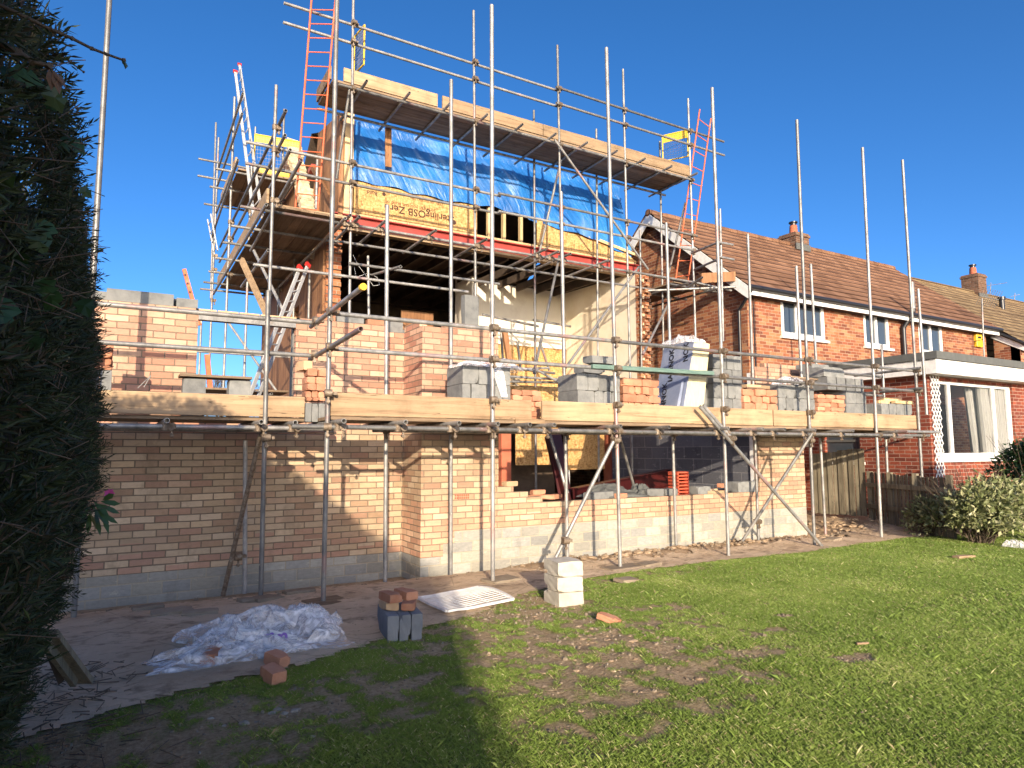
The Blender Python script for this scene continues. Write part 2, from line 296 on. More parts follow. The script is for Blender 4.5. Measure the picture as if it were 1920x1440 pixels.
def roof(name,a,b,c,y0,z0,sl):
    t=NT(name); x,y,z=t.sep(t.pos()); s=t.math('MULTIPLY',t.math('SUBTRACT',z,z0),1/math.sin(sl)); r=t.math('DIVIDE',s,.30); row=t.math('FLOOR',r); fr=t.math('FRACT',r)
    cx=t.math('ADD',t.math('DIVIDE',x,.30),t.math('MULTIPLY',t.math('MODULO',t.math('ABSOLUTE',row),2),.5)); v,_=t.white(t.comb(row,t.math('FLOOR',cx),2))
    g=t.noise(t.pos(),5,6,.65); col=t.ramp(t.math('ADD',t.math('MULTIPLY',v,.45),t.math('MULTIPLY',g,.55)),[(.25,a),(.5,b),(.75,c)])
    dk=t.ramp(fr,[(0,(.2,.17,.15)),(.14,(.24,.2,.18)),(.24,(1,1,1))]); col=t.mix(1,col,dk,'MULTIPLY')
    col=t.mix(.3,col,t.ramp(t.noise(t.mapv(t.pos(),(.5,.5,.5)),1.2,3),[(.3,(.7,.68,.6)),(.7,(1.15,1.1,1.1))]),'MULTIPLY')
    t.bump(t.math('ADD',t.math('SUBTRACT',1,fr),t.math('MULTIPLY',g,.15)),.8,.04); return t.out(col,.9,spec=.2)
M['roof1']=roof('brown roof tiles',(.15,.078,.045),(.21,.112,.066),(.26,.145,.088),0,4.9,R(41))
M['roof2']=roof('tan roof tiles',(.16,.11,.06),(.215,.15,.083),(.26,.19,.105),0,4.9,R(41))
# ------------------------------------------------------------------ light and sky
SX,SY,SZ=.39,1.,-.275
sd=bpy.data.lights.new('sun','SUN'); sun=bpy.data.objects.new('sun',sd); C.objects.link(sun)
sun.rotation_euler=Vector((SX,SY,SZ)).to_track_quat('-Z','Y').to_euler(); sd.energy=4.4; sd.angle=R(.53); sd.color=(1,.83,.62)
w=bpy.data.worlds.new('World'); bpy.context.scene.world=w; w.use_nodes=True; nt=w.node_tree
sk=nt.nodes.new('ShaderNodeTexSky'); sk.sky_type='NISHITA'; sk.sun_disc=False
el=math.atan2(-SZ,math.hypot(SX,SY)); sk.sun_elevation=el; sk.sun_rotation=math.atan2(-SX,-SY); sk.altitude=300; sk.air_density=.5; sk.dust_density=2.0; sk.ozone_density=1.8
bg=nt.nodes['Background']; bg.inputs[1].default_value=.15; hs_=nt.nodes.new('ShaderNodeHueSaturation'); hs_.inputs['Saturation'].default_value=1.27; hs_.inputs['Value'].default_value=1.05; nt.links.new(sk.outputs[0],hs_.inputs['Color']); mx_=nt.nodes.new('ShaderNodeMix'); mx_.data_type='RGBA'; mx_.blend_type='MULTIPLY'; mx_.inputs[0].default_value=1; mx_.inputs[7].default_value=(.97,1,1.05,1); nt.links.new(hs_.outputs[0],mx_.inputs[6]); nt.links.new(mx_.outputs[2],bg.inputs[0])
vs=bpy.context.scene.view_settings; vs.view_transform='Standard'; vs.look='None'; vs.exposure=.83; vs.gamma=1
# ================================================================== GROUND
def sstep(a,b,x): 
    t=np.clip((x-a)/(b-a),0,1); return t*t*(3-2*t)
def hsh(x,y,s=1.0,seed=0.0):
    """cheap smooth pseudo noise on numpy arrays"""
    r=0
    for k,(a,b,c) in enumerate(((1.7,2.3,.3),(-2.9,1.9,1.1),(3.7,-3.1,2.7),(5.3,4.1,.7),(-6.1,6.7,3.9))):
        r=r+np.sin(a*x*s+b*y*s*.8+c+seed*(k+1)+1.3*np.sin(.9*b*x*s-.7*a*y*s+c*2+seed))/(1+.5*k)
    return r/3.2
def gz(x,y):
    x=np.asarray(x,float); y=np.asarray(y,float)
    z=-.17-.12*sstep(-1.0,-.3,y)*(1-sstep(.5,1.5,x))-.03*sstep(-1.4,-.7,y)
    z=z+.012*hsh(x,y,.9)+.006*hsh(x,y,4,2)
    mound=np.exp(-((y+.95)/.35)**2)*sstep(1.2,2.4,x)*(1-sstep(6.5,7.6,x)); z=z+mound*(.05+.05*hsh(x,y,2.1,5))
    rr=sstep(7.6,9,x)*sstep(-1.9,-.6,y); z=z+rr*(.14+.05*hsh(x,y,2.5,8))
    mud=np.exp(-(((x+.1-.25*(y+4))/1.1)**2+((y+4.4)/1.2)**2)); z=z+mud*.018*hsh(x,y,7,3)
    return z
EDGE=[(-9,-4.5),(-3.9,-4.1),(-3.32,-3.78),(-2.83,-3.62),(-2.05,-3.42),(-1.21,-3.06),(-.55,-2.86),(-.1,-2.62),(.28,-2.34),(.9,-2.1),(1.59,-1.9),(2.5,-1.87),(3.32,-1.86),(5.26,-1.95),(7,-1.85),(8.14,-1.85),(9.32,-2.0),(14,-2.0),(40,-2)]
ex=np.array([p[0] for p in EDGE]); ey=np.array([p[1] for p in EDGE])
def edge_y(x): return np.interp(x,ex,ey)
def grid(x0,x1,y0,y1,st,f,zo=0,keep=None):
    nx=int((x1-x0)/st)+1; ny=int((y1-y0)/st)+1
    X,Y=np.meshgrid(np.linspace(x0,x1,nx),np.linspace(y0,y1,ny)); Z=f(X,Y)+zo
    V=np.stack([X,Y,Z],-1).reshape(-1,3); i=np.arange(nx-1)[None,:]+np.arange(ny-1)[:,None]*nx
    F=np.stack([i,i+1,i+nx+1,i+nx],-1).reshape(-1,4)
    if keep is not None:
        c=V[F].mean(1); F=F[keep(c[:,0],c[:,1])]
        u,inv=np.unique(F,return_inverse=True); V=V[u]; F=inv.reshape(F.shape)
    return V,F
def soil():
    t=NT('bare soil'); P=t.pos(); f=t.noise(P,3.5,8,.7); g=t.noise(P,28,5,.7)
    c=t.ramp(f,[(.28,(.24,.17,.105)),(.5,(.44,.325,.215)),(.72,(.58,.45,.31))]); c=t.mix(.45,c,t.ramp(g,[(.3,(.5,.48,.45)),(.65,(1.2,1.15,1.1))]),'MULTIPLY')
    t.bump(t.math('ADD',t.math('MULTIPLY',f,.6),g),.9,.03); return t.out(c,1,spec=.1)
def conc():
    t=NT('dusty paving'); P=t.pos(); f=t.noise(P,1.6,7,.65,.4); g=t.noise(P,30,5,.7); d=t.noise(P,4.5,5,.6)
    c=t.ramp(f,[(.3,(.45,.33,.215)),(.5,(.60,.455,.31)),(.75,(.70,.55,.39))]); c=t.mix(t.ramp(d,[(.56,(0,0,0)),(.70,(.8,.8,.8))]),c,(.22,.16,.105))
    cr=t.voro(t.mapv(P,(1.1,1.6,1)),1.0,'DISTANCE_TO_EDGE'); c=t.mix(t.ramp(cr,[(.0,(.45,.45,.45)),(.012,(0,0,0))]),c,(.20,.15,.10))
    tr_=t.noise(t.mapv(P,(1,2.6,1),(0,0,.5)),6,6,.7,1.0); c=t.mix(t.ramp(tr_,[(.34,(.6,.6,.6)),(.44,(0,0,0))]),c,(.15,.11,.07)); wh=t.noise(P,11,6,.75); c=t.mix(t.ramp(wh,[(.62,(0,0,0)),(.70,(.6,.6,.6))]),c,(.5,.45,.37)); sp=t.voro(P,55); c=t.mix(t.ramp(sp,[(.07,(.7,.7,.7)),(.13,(0,0,0))]),c,(.45,.42,.36))
    t.bump(t.math('ADD',t.math('ADD',f,tr_),t.math('MULTIPLY',g,.5)),.9,.035); return t.out(c,.95,spec=.15)
def lawnmat():
    t=NT('lawn soil and thatch'); P=t.pos(); f=t.noise(P,5,8,.7); g=t.noise(P,40,5,.7)
    c=t.ramp(f,[(.3,(.10,.125,.035)),(.5,(.14,.17,.045)),(.75,(.24,.23,.09))]); n=t.node('ShaderNodeAttribute'); n.attribute_name='tint'
    c=t.mix(n.outputs['Fac'],c,t.ramp(g,[(.3,(.22,.155,.085)),(.5,(.42,.31,.19)),(.75,(.60,.47,.31))])); t.bump(t.math('ADD',f,g),.9,.03); return t.out(c,1,spec=.1)
M['soil']=soil(); M['conc']=conc(); M['lawn']=lawnmat()
MUDC=[(.05,-3.0,.8,.5,.8),(-.2,-4.3,.85,.95,.85),(.75,-3.9,.7,.45,.6),(-.6,-5.0,.8,.6,.6),(.9,-4.2,.5,.4,.35),(1.25,-3.55,.35,.15,.75),(1.3,-4.6,.3,.12,.7),(.7,-4.9,.4,.13,.75),(.35,-5.2,.4,.2,.6),(1.9,-4.3,.10,.07,.8),(2.3,-3.9,.3,.07,.4),(1.25,-5.35,.2,.1,.8),(.25,-2.5,.9,.35,.7),(-.9,-3.5,.6,.4,.7),(3.3,-4.8,.1,.06,.7),(-2.2,-4.3,.9,.45,.75),(-3.,-4.4,.9,.5,.9),(-1.2,-4.0,.5,.4,.5),(1.5,-2.25,1.6,.22,.5)]
def mud(x,y):
    m=0
    for cx,cy,sx,sy,a in MUDC: m=np.maximum(m,min(1,a*1.15)*np.exp(-((x-cx)/sx/1.15)**4-((y-cy)/sy/1.15)**4))
    m=m*.80+(.55*hsh(x,y,4.2,1)+.40*hsh(x,y,11,4)+.2*hsh(x,y,23,2))*sstep(.05,.3,m)+.05*np.maximum(0,hsh(x,y,3,6)-.6)
    e=np.clip(1-(edge_y(x)-y)/.16,0,1); return np.clip(np.maximum(sstep(.27,.85,m),e*.9),0,1)
V,F=grid(-6,16,-8.6,12,.14,lambda x,y:gz(x,y)); g=np_mesh('ground',V,F,M['soil'],smooth=True); g['kind']='structure'
far=MB(); far.add([(-300,-300,-.45),(300,-300,-.45),(300,500,-.45),(-300,500,-.45)],[(0,1,2,3)]); far.build('ground_far',M['soil'])['kind']='structure'
V,F=grid(-6,16,-8.6,-1.6,.05,lambda x,y:gz(x,y)+.012+.006*hsh(x,y,9,6),keep=lambda x,y:y<edge_y(x)+.05*hsh(x,x,6,2)+.02*hsh(x,y,21,2))
lm=mud(V[:,0],V[:,1]); lw=np_mesh('lawn',V,F,M['lawn'],cols=lm,smooth=True); lw['kind']='structure'
V,F=grid(-5,9.6,-4.4,-.3,.05,lambda x,y:gz(x,y)+.024+.006*hsh(x,y,7,2)+.004*hsh(x,y,17,3),
  keep=lambda x,y:(y>edge_y(x)-.10+.03*hsh(x,x,7,5))&(y<np.where(x<1.2,-.75+.12*hsh(x,x,3,1),-1.25+.18*hsh(x,x,2.4,4))+np.where(x>7.6,.3,0)))
pv=np_mesh('path',V,F,M['conc'],smooth=True); pv['kind']='structure'
# grass blades over the lawn, dense enough to hide the soil, sparse in the muddy patches
def blades(n,x0,x1,y0,y1,hh,ww,seed):
    r=np.random.default_rng(seed); x=r.uniform(x0,x1,n); y=r.uniform(y0,y1,n); m=mud(x,y)
    k=(y<edge_y(x)-.02)&(r.random(n)>m*1.12)
    # thin only outside the camera's wedge, never inside it
    dx=x-CAM.x; dy=y-CAM.y; k&=(dx*_f.x+dy*_f.y>1.6)&(dx*_r.x+dy*_r.y<(dx*_f.x+dy*_f.y)*.95+.6)&(dx*_r.x+dy*_r.y>-(dx*_f.x+dy*_f.y)*.95-.6)
    x=x[k];y=y[k];m=m[k]; n=len(x); z=gz(x,y)+.008; a=r.uniform(0,2*math.pi,n); h=hh*r.uniform(.45,1.25,n)*(1-.45*m)*(1+.25*hsh(x,y,1.5,7)); l=r.uniform(.4,1.5,n)*h; b=a+r.normal(0,.9,n)
    wx=np.cos(a)*ww*r.uniform(.6,1.3,n); wy=np.sin(a)*ww*r.uniform(.6,1.3,n); lx=-np.sin(b)*l; ly=np.cos(b)*l
    V=np.empty((n,4,3)); V[:,0]=np.stack([x-wx,y-wy,z],-1); V[:,1]=np.stack([x+wx,y+wy,z],-1); V[:,2]=np.stack([x+wx*.6+lx*.4,y+wy*.6+ly*.4,z+h*.62],-1); V[:,3]=np.stack([x+lx,y+ly,z+h*.95],-1)
    t=.62+.22*hsh(x,y,1.1,3)+.10*hsh(x,y,6,9)+r.normal(0,.10,n)-.35*m; t=np.where(r.random(n)<.035,1.,t); t=np.where(r.random(n)<.03+.25*m,.02,t)
    T=np.repeat(np.clip(t,0,1)[:,None],4,1); i=np.arange(n)[:,None]*4; F=np.concatenate([i+np.array([[0,1,2]]),i+np.array([[0,2,3]])],0); return V.reshape(-1,3),F,T.ravel()
parts=[blades(620000,-3.8,3.5,-6.9,-3.4,.021,.0013,1),blades(480000,-2.5,6.2,-4.6,-1.85,.022,.0018,2),blades(360000,3.0,12,-6.2,-1.85,.026,.003,3),blades(6000,-3.8,8,-6.9,-1.9,.045,.002,4)]
o=0;Vs=[];Fs=[];Ts=[]
for a,b,c in parts: Vs.append(a);Fs.append(b+o);Ts.append(c);o+=len(a)
gr=np_mesh('grass',np.concatenate(Vs),np.concatenate(Fs),M['grass'],cols=np.concatenate(Ts)); tag(gr,'short green lawn grass, thin and muddy near the building work','grass',kind='stuff')
# ================================================================== WALL BUILDER
def wall_grid(mb,axis,c,th,us,zs,solid):
    """wall made of cells; axis 'X' = wall runs along X at Y=c (front face), thickness th to +Y; axis 'Y' runs along Y at X=c"""
    nu=len(us)-1; nz=len(zs)-1; S=[[solid((us[i]+us[i+1])/2,(zs[j]+zs[j+1])/2) for j in range(nz)] for i in range(nu)]
    P=(lambda u,d,z:(u,c+d,z)) if axis=='X' else (lambda u,d,z:(c+d,u,z))
    for i in range(nu):
        for j in range(nz):
            if not S[i][j]: continue
            u0,u1,z0,z1=us[i],us[i+1],zs[j],zs[j+1]
            q=[((u0,0,z0),(u1,0,z0),(u1,0,z1),(u0,0,z1)),((u1,th,z0),(u0,th,z0),(u0,th,z1),(u1,th,z1))]
            if i==0 or not S[i-1][j]: q.append(((u0,th,z0),(u0,0,z0),(u0,0,z1),(u0,th,z1)))
            if i==nu-1 or not S[i+1][j]: q.append(((u1,0,z0),(u1,th,z0),(u1,th,z1),(u1,0,z1)))
            if j==0 or not S[i][j-1]: q.append(((u0,th,z0),(u1,th,z0),(u1,0,z0),(u0,0,z0)))
            if j==nz-1 or not S[i][j+1]: q.append(((u0,0,z1),(u1,0,z1),(u1,th,z1),(u0,th,z1)))
            for f in q:
                f=f if axis=='X' else f[::-1]; mb.add([P(*v) for v in f],[(0,1,2,3)])
    return mb
def holes_wall(mb,axis,c,th,u0,u1,z0,z1,holes):
    us=sorted({u0,u1,*[h[0] for h in holes],*[h[1] for h in holes]}); zs=sorted({z0,z1,*[h[2] for h in holes],*[h[3] for h in holes]})
    us=[u for u in us if u0<=u<=u1]; zs=[z for z in zs if z0<=z<=z1]
    return wall_grid(mb,axis,c,th,us,zs,lambda u,z:not any(h[0]<u<h[1] and h[2]<z<h[3] for h in holes))
fr=lambda a,b,s:[a+s*k for k in range(int(round((b-a)/s))+1)]
# ================================================================== NEW EXTENSION WALLS
ext=empty('brick_extension',(0,0,-.3),'half built extension of new buff and pink brick standing behind the lower scaffold','building')
TH=.105
YB=-.63
# wall A (recessed, left): opening for a window above platform level
m=MB(); us=[-5.4,-2.49]+[-1.4+.1125*k for k in range(13)]
us=sorted(set([-5.4,-4.5,-3.6,-3.4,-2.49,-1.4,-1.2875,-.2,.0])); zs=[0,1.62,2.0,2.775,2.85,2.925,3.0]
def sA(u,z):
    if -2.49<u<-1.4 and z>1.62: return False
    if u<-2.49: return z<2.925
    if z>2.925: return -1.2<u<-.2 and False
    if z>2.85: return u<-.2
    return True
wall_grid(m,'X',0,TH,us,zs,sA); m.build('recessed_brick_wall',M['brickA'],ext)
m=MB(); holes_wall(m,'X',0,TH,-5.4,.0,-.5,0,[]); m.build('block_footing',M['block'],ext)
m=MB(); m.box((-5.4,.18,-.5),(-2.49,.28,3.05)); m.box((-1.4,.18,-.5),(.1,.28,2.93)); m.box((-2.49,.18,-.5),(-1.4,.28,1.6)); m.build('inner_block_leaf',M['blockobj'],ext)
# return and wall B (projecting): step-broken jamb, low sill wall, right pier
m=MB(); holes_wall(m,'Y',.0015,TH,YB+TH+.001,-.002,-.0,2.94,[]); m.build('return_brick_wall',M['brickB'],ext)
m=MB(); holes_wall(m,'Y',.0015,TH,YB+TH+.002,-.002,-.5,0,[]); m.build('return_footing',M['block'],ext)
us=sorted(set([.0,.3,.45]+[round(1.08+.1125*k,4) for k in range(8)]+[2.4,4.0,6.06,6.3,6.51,6.735,6.96,7.24])); zs=[0,.075,.15,.225,.3]+[.375,.45,.525,.6,.675,.75,.825,1.63,2.625,2.7,2.775,2.85,2.925]
def sB(u,z):
    if z<.3: return u<.45-(z//.075)*.0 and (u<.45 if z>.15 else u<.3)
    if u<1.08: return z<2.85 or (z<2.925 and .3<u<.9)
    if u<6.06:
        if z<.6: return True
        if z<.675: return u<1.7
        if z<.75: return u<1.53
        if z<.825: return u<1.3
        return False
    return z<2.7 or (z<2.775 and u>6.2)
wall_grid(m:=MB(),'X',YB,TH,us,zs,sB); m.build('front_brick_wall',M['brickB'],ext)
m=MB(); wall_grid(m,'X',YB+.001,TH,[0,.3,.45,7.24],[-.5,0,.15,.3],lambda u,z: z<0 or (u>.45) or (u>.3 and z<.15)); m.build('block_footing',M['block'],ext)
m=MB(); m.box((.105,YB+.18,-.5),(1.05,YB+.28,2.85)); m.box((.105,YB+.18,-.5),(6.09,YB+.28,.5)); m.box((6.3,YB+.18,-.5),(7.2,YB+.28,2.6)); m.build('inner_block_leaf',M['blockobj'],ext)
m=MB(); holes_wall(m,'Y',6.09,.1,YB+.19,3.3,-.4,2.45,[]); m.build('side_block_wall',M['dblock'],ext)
m=MB(); holes_wall(m,'Y',7.24-TH,TH,YB+.11,3.3,.3,2.55,[]); m.build('side_brick_wall',M['brickB'],ext)
m=MB(); holes_wall(m,'Y',7.24-TH,TH,YB+.11,3.3,-.5,.3,[]); m.build('side_footing',M['block'],ext)
m=MB(); m.box((6.06,YB+.106,.6),(6.09,YB+.18,2.6)); m.build('cavity_closer',M['upvc'],ext)
m=MB()  # lintel across the wall A opening with loose course on top
m.box((-2.488,.003,2.80),(-1.402,TH,2.86)); m.build('lintel',M['galv'],ext)
m=MB(); m.box((-3.4,.02,2.927),(-2.75,.26,3.06)); m.box((-2.72,.02,2.927),(-2.5,.26,3.03)); m.build('block_course',M['blockobj'],ext)
m=MB(); 
for k in range(5): m.box((-2.52+k*.235,.0,2.862),(-2.30+k*.235,TH,2.925))
m.build('brick_course',M['bry'],ext)
m=MB(); m.box((-1.15,-.0,2.927),(-.92,.1,3.0)); m.box((-.5,.0,2.927),(-.28,.1,2.995)); m.build('brick_course',M['br'],ext)
m=MB(); m.box((-.9,.0,2.927),(-.55,.12,3.02)); m.build('block_course',M['blockobj'],ext)
m=MB(); m.box((-.26,-.004,2.85),(-.02,.2,2.99)); m.build('block_course',M['blockobj'],ext)
# small brown plastic weep vent in the front wall
c=at(866,931,Y=YB); m=MB()
for a in(0,1):
    for k in range(8): m.box((c.x-.10+k*.026,YB-.004,c.z-.03+a*.033),(c.x-.10+k*.026+.016,YB+.0,c.z-.005+a*.033))
m.build('air_brick',M['terra2'],ext)
# ================================================================== EXISTING HOUSE BEING ALTERED
YH=3.38; hs=empty('house_under_renovation',(3.4,YH,-.3),'brick house with its rear wall cut open under a red beam and blue tarpaulin','house')
XL=-.02; XR=6.97
# rear ground floor wall with doorway openings: terracotta render
m=MB(); holes_wall(m,'X',YH+.1,.25,XL,XR+.05,-.4,2.45,[(1.0,at(1150,860,Y=YH).x,-.4,2.3)]); m.build('ground_floor_rear_wall',M['terra'],hs)
a=at(1145,820,Y=YH).x; b=at(1200,820,Y=YH).x
m=MB(); m.box((5.0,YH+.06,-.3),(5.06,YH+.1,2.2)); m.build('door_frame',M['upvc'],hs)
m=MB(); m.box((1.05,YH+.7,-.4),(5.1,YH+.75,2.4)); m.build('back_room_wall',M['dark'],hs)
for q in ((at(968,860,Y=YH).x,at(1052,860,Y=YH).x,at(1000,872,Y=YH).z,2.4,.0),(at(1064,860,Y=YH).x,at(1132,860,Y=YH).x,at(1100,880,Y=YH).z,2.35,.05)):
    m=MB(); m.box((q[0],YH+.02-q[4],q[2]),(q[1],YH+.04-q[4],q[3])); m.build('osb_sheet',M['osb'],hs)
m=MB(); m.box((3.36,YH-.02,-.2),(3.58,YH+.1,2.4)); m.build('door_reveal',M['terra'],hs); m=MB(); m.box((1.0,YH-.0,-.2),(1.35,YH+.1,2.4)); m.build('door_reveal',M['terra'],hs)
# first floor: floor slab edge, side walls with ragged toothed ends, plastered rooms
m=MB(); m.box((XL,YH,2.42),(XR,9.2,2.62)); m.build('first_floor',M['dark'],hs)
m=MB(); z=2.62; ps=[]
def ragged(mb,x0,x1,yf,yb,z0,z1,amp,seed,step=.075):
    r=random.Random(seed); z=z0; k=0
    while z<z1-.01:
        d=(amp if k%2 else 0)+r.uniform(0,amp*.6); mb.box((x0,yf+d,z),(x1,yb,min(z+step-.0,z1))); z+=step; k+=1
ragged(m,6.62+.11,6.62+.215,YH-.35,6.2,2.3,5.32,.06,3); ragged(m,6.62+.30,6.62+.405,YH-.38,6.2,2.3,5.3,.08,5); m.build('party_wall_end',M['obrick2'],hs)
m=MB(); ragged(m,7.04,7.145,YH-.3,9.2,-.3,5.3,.1,9); m.build('right_gable_wall',M['obrick'],hs)
m=MB(); 
for k in range(13): m.box((6.835,YH-.30+.03*(k%2),2.7+k*.2),(6.92,YH-.1,2.76+k*.2))
m.build('wall_tie_course',M['mortar'],hs)
m=MB(); m.add([(6.729,YH-.22,2.62),(6.729,6.0,2.62),(6.729,6.0,5.40),(6.729,YH-.22,5.30)],[(0,1,2,3)]); m.build('plastered_side_wall',M['cream'],hs)
m=MB(); m.box((3.62,6.0,2.62),(6.728,6.1,5.42)); m.box((3.62,5.2,2.62),(3.72,6.0,5.3)); m.build('plastered_back_wall',M['creamback'],hs)
m=MB(); m.box((3.62,5.9,2.62),(6.72,5.995,3.9)); m.build('osb_back_sheet',M['osb'],hs)
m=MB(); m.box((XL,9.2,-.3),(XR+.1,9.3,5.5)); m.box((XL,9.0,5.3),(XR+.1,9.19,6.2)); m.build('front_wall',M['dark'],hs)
m=MB(); holes_wall(m,'Y',XL-.22,.22,YH,9.3,-.3,5.3,[(5.2,5.9,2.9,4.2)]); m.build('left_gable_wall',M['dwood'],hs)
m=MB(); ragged(m,XL-.18,XL+.08,YH-.12,YH+.3,2.7,5.3,.05,21); m.build('left_wall_end',M['obrick2'],hs)
# timber studs and a lone door leaf in the dark room
m=MB(); m.box((2.3,6.2,2.62),(3.1,6.25,4.55)); m.build('inner_door',M['dwood'],hs)
m=MB()
for k in range(12): m.beam((.35+k*.55,YH+.2,5.35),(.35+k*.55,9.2,5.42),.05,.17)
m.build('ceiling_joists',M['dark'],hs)
m=MB(); m.box((.0,YH+.9,5.5),(3.45,9.2,5.53)); m.box((3.451,6.05,5.5),(6.95,9.2,5.53)); m.build('loft_floor',M['dark'],hs)
# red steel beam (universal beam: two flanges and a web)
m=MB(); zb0=5.34; zb1=5.575
m.box((XL-.05,YH-.02,zb0),(XR+.12,YH+.18,zb0+.02)); m.box((XL-.05,YH-.02,zb1-.02),(XR+.12,YH+.18,zb1)); m.box((XL-.05,YH+.055,zb0+.02),(XR+.12,YH+.07,zb1-.02)); m.build('steel_beam',M['redsteel'],hs)
m=MB(); m.box((XL,YH-.01,zb0-.05),(XR,YH+.15,zb0-.004)); m.build('bearing_timber',M['toe'],hs)
m=MB(); m.box((XL+.03,YH-.01,zb1+.004),(XR-.03,YH+.1,zb1+.045)); m.build('sole_plate',M['stud'],hs)
# osb cladding and exposed studs above the beam
x_e=at(893,420,Y=YH).x; x_f=at(1004,440,Y=YH).x
m=MB(); m.box((.28,YH-.03,zb1+.05),(x_e,YH-.012,zb1+.64)); ob=m.build('osb_board',M['osb'],hs)
m=MB(); zt=zb1+.64; m.poly([(x_f+.02,YH-.03,zb1+.05),(XR-.02,YH-.03,zb1+.05),(XR-.4,YH-.03,zb1+.26),(5.4,YH-.03,zb1+.46),(4.4,YH-.03,zt),(x_f+.02,YH-.03,zt)],.018,(0,1,0)); m.build('osb_board',M['osb'],hs)
for u in (918,946,978,1012,1024):
    x=at(u,420,Y=YH).x; m=MB(); m.box((x-.03,YH+.0,zb1+.05),(x+.03,YH+.09,zb1+.75)); m.build('stud',M['stud'],hs)
m=MB(); m.box((.1,YH-.012,zb1+.05),(.26,YH+.1,zb1+2.1)); m.build('corner_post',M['stud'],hs)
def text(name,body,size,m,parent,loc,rot,ext_=.001,font=None,bold=0):
    cu=bpy.data.curves.new(name,'FONT'); cu.body=body; cu.size=size; cu.align_x='CENTER'; cu.align_y='CENTER'; cu.extrude=ext_; cu.offset=bold; cu.resolution_u=3
    to=bpy.data.objects.new(name+'_tmp',cu); C.objects.link(to); bpy.context.view_layer.update()
    me=bpy.data.meshes.new_from_object(to); bpy.data.objects.remove(to); me.materials.clear(); me.materials.append(m)
    me.transform(Matrix.Translation(loc)@rot.to_4x4()); o=bpy.data.objects.new(name,me); C.objects.link(o)
    if parent: o.parent=parent; o.matrix_parent_inverse=wm(parent).inverted()
    return o
up180=Matrix.Rotation(R(180),3,'Y')@Matrix.Rotation(R(90),3,'X')
def tx(body,u,v,size,m='inkbrown',bold=.0): 
    c=at(u,v,Y=YH-.033); text('printed_lettering',body,size,M[m],ob,c,up180,.0008,bold=bold)
tx('SterlingOSB Zero',788,400,.20,bold=.003); tx('Strength you can build on',770,387,.10); tx('OSB3  EN 300  EN 13986',800,377,.065); tx('T&G  18 mm',866,385,.06); tx('Build',698,361,.10,bold=.002)
c=at(851,417,Y=YH-.033); m=MB(); n=20; m.add([(c.x+.05*math.cos(2*math.pi*k/n),YH-.034,c.z+.05*math.sin(2*math.pi*k/n)) for k in range(n)],[tuple(range(n))]); m.build('printed_mark',M['inkbrown'],ob)
c=at(720,364,Y=YH-.033); m=MB(); m.add([(c.x+.035*math.cos(2*math.pi*k/n),YH-.034,c.z+.035*math.sin(2*math.pi*k/n)) for k in range(n)],[tuple(range(n))]); m.build('printed_mark',M['inkbrown'],ob)
# loft / roof behind the tarpaulin (dark) and brown timber cheek on the left
m=MB(); m.poly([(.05,YH+.35,7.3),(6.9,YH+.35,7.25),(6.9,5.8,7.9),(.05,5.8,8.1)]); m.poly([(.05,5.8,8.1),(6.9,5.8,7.9),(6.9,9.3,5.4),(.05,9.3,5.4)]); m.poly([(7.0,YH+.2,5.2),(7.0,9.3,5.2),(6.88,5.8,7.9),(6.88,YH+.4,7.2)]); m.poly([(6.73,YH+.2,5.25),(6.73,9.3,5.2),(6.73,9.3,5.5),(6.73,YH+.2,6.5)]); m.build('roof',M['dark'],hs)
m=MB(); ck=[at(*q,X=-.02) for q in((667,208),(614,256),(608,300),(640,400),(668,420))]
m.poly([(.0,YH-.02,7.45),(.0,YH+1.6,7.75),(.0,YH+1.9,6.6),(.0,YH+1.2,5.3),(.0,YH-.02,5.3)],.08,(1,0,0)); m.build('dormer_cheek',M['dwood'],hs)
m=MB(); m.poly([(-.24,4.3,5.2),(-.24,5.3,6.4),(-.24,6.75,8.2),(-.24,7.2,7.9),(-.24,9.3,6.0),(-.24,9.3,5.2)],.2,(1,0,0)); m.build('gable_peak',M['dwood'],hs)
m=MB(); r=random.Random(4)
for k in range(40):
    t=k/39; y=4.1+(6.75-4.1)*t; z=5.0+(8.2-5.0)*t; m.obox((-.15+r.uniform(-.05,.05),y,z+r.uniform(-.05,.03)),.26,.2*r.uniform(.7,1.3),.14,rx=R(50)+r.uniform(-.3,.3),jit=.02)
m.build('mortar_verge',M['mortar'],hs)
m=MB(); m.beam((.05,YH+.9,6.7),(.05,YH+.3,5.4),.06,.12); m.beam((-.1,YH+1.6,7.0),(-.05,YH+.2,5.8),.05,.1); m.build('bracing_board',M['dwood'],hs)
m=MB(); m.box((-.1,YH+1.7,7.02),(.25,YH+2.0,7.12)); m.build('roof_tile',M['redsteel'],hs)
# tarpaulin : wrinkled mesh
nx,nz=150,46; V=[];F=[]
for j in range(nz):
    for i in range(nx):
        s=i/(nx-1); t=j/(nz-1); x=.2+6.6*s
        zl=6.20+.03*math.sin(s*17)-(max(0,s-.52)/.48)**1.2*.46+ (0.02*math.sin(s*60)); zu=7.55
        z=zl+(zu-zl)*t; y=YH-.06+.55*max(0,t-.1)**1.3
        q=noise.noise((x*3.2+z*.9,z*.9,3)); q2=noise.noise((x*9+z*3,z*1.2,7)); sag=noise.noise((x*.8,z*1.2,1))
        y+=.07*sag+.035*q*(.4+t)+.012*q2
        V.append((x,min(y,YH+.34 if t>.3 else 9) ,z+.02*q))
for j in range(nz-1):
    for i in range(nx-1): a=j*nx+i; F.append((a,a+1,a+nx+1,a+nx))
tp=np_mesh('tarpaulin',np.array(V),np.array(F),M['tarp'],hs,smooth=True)
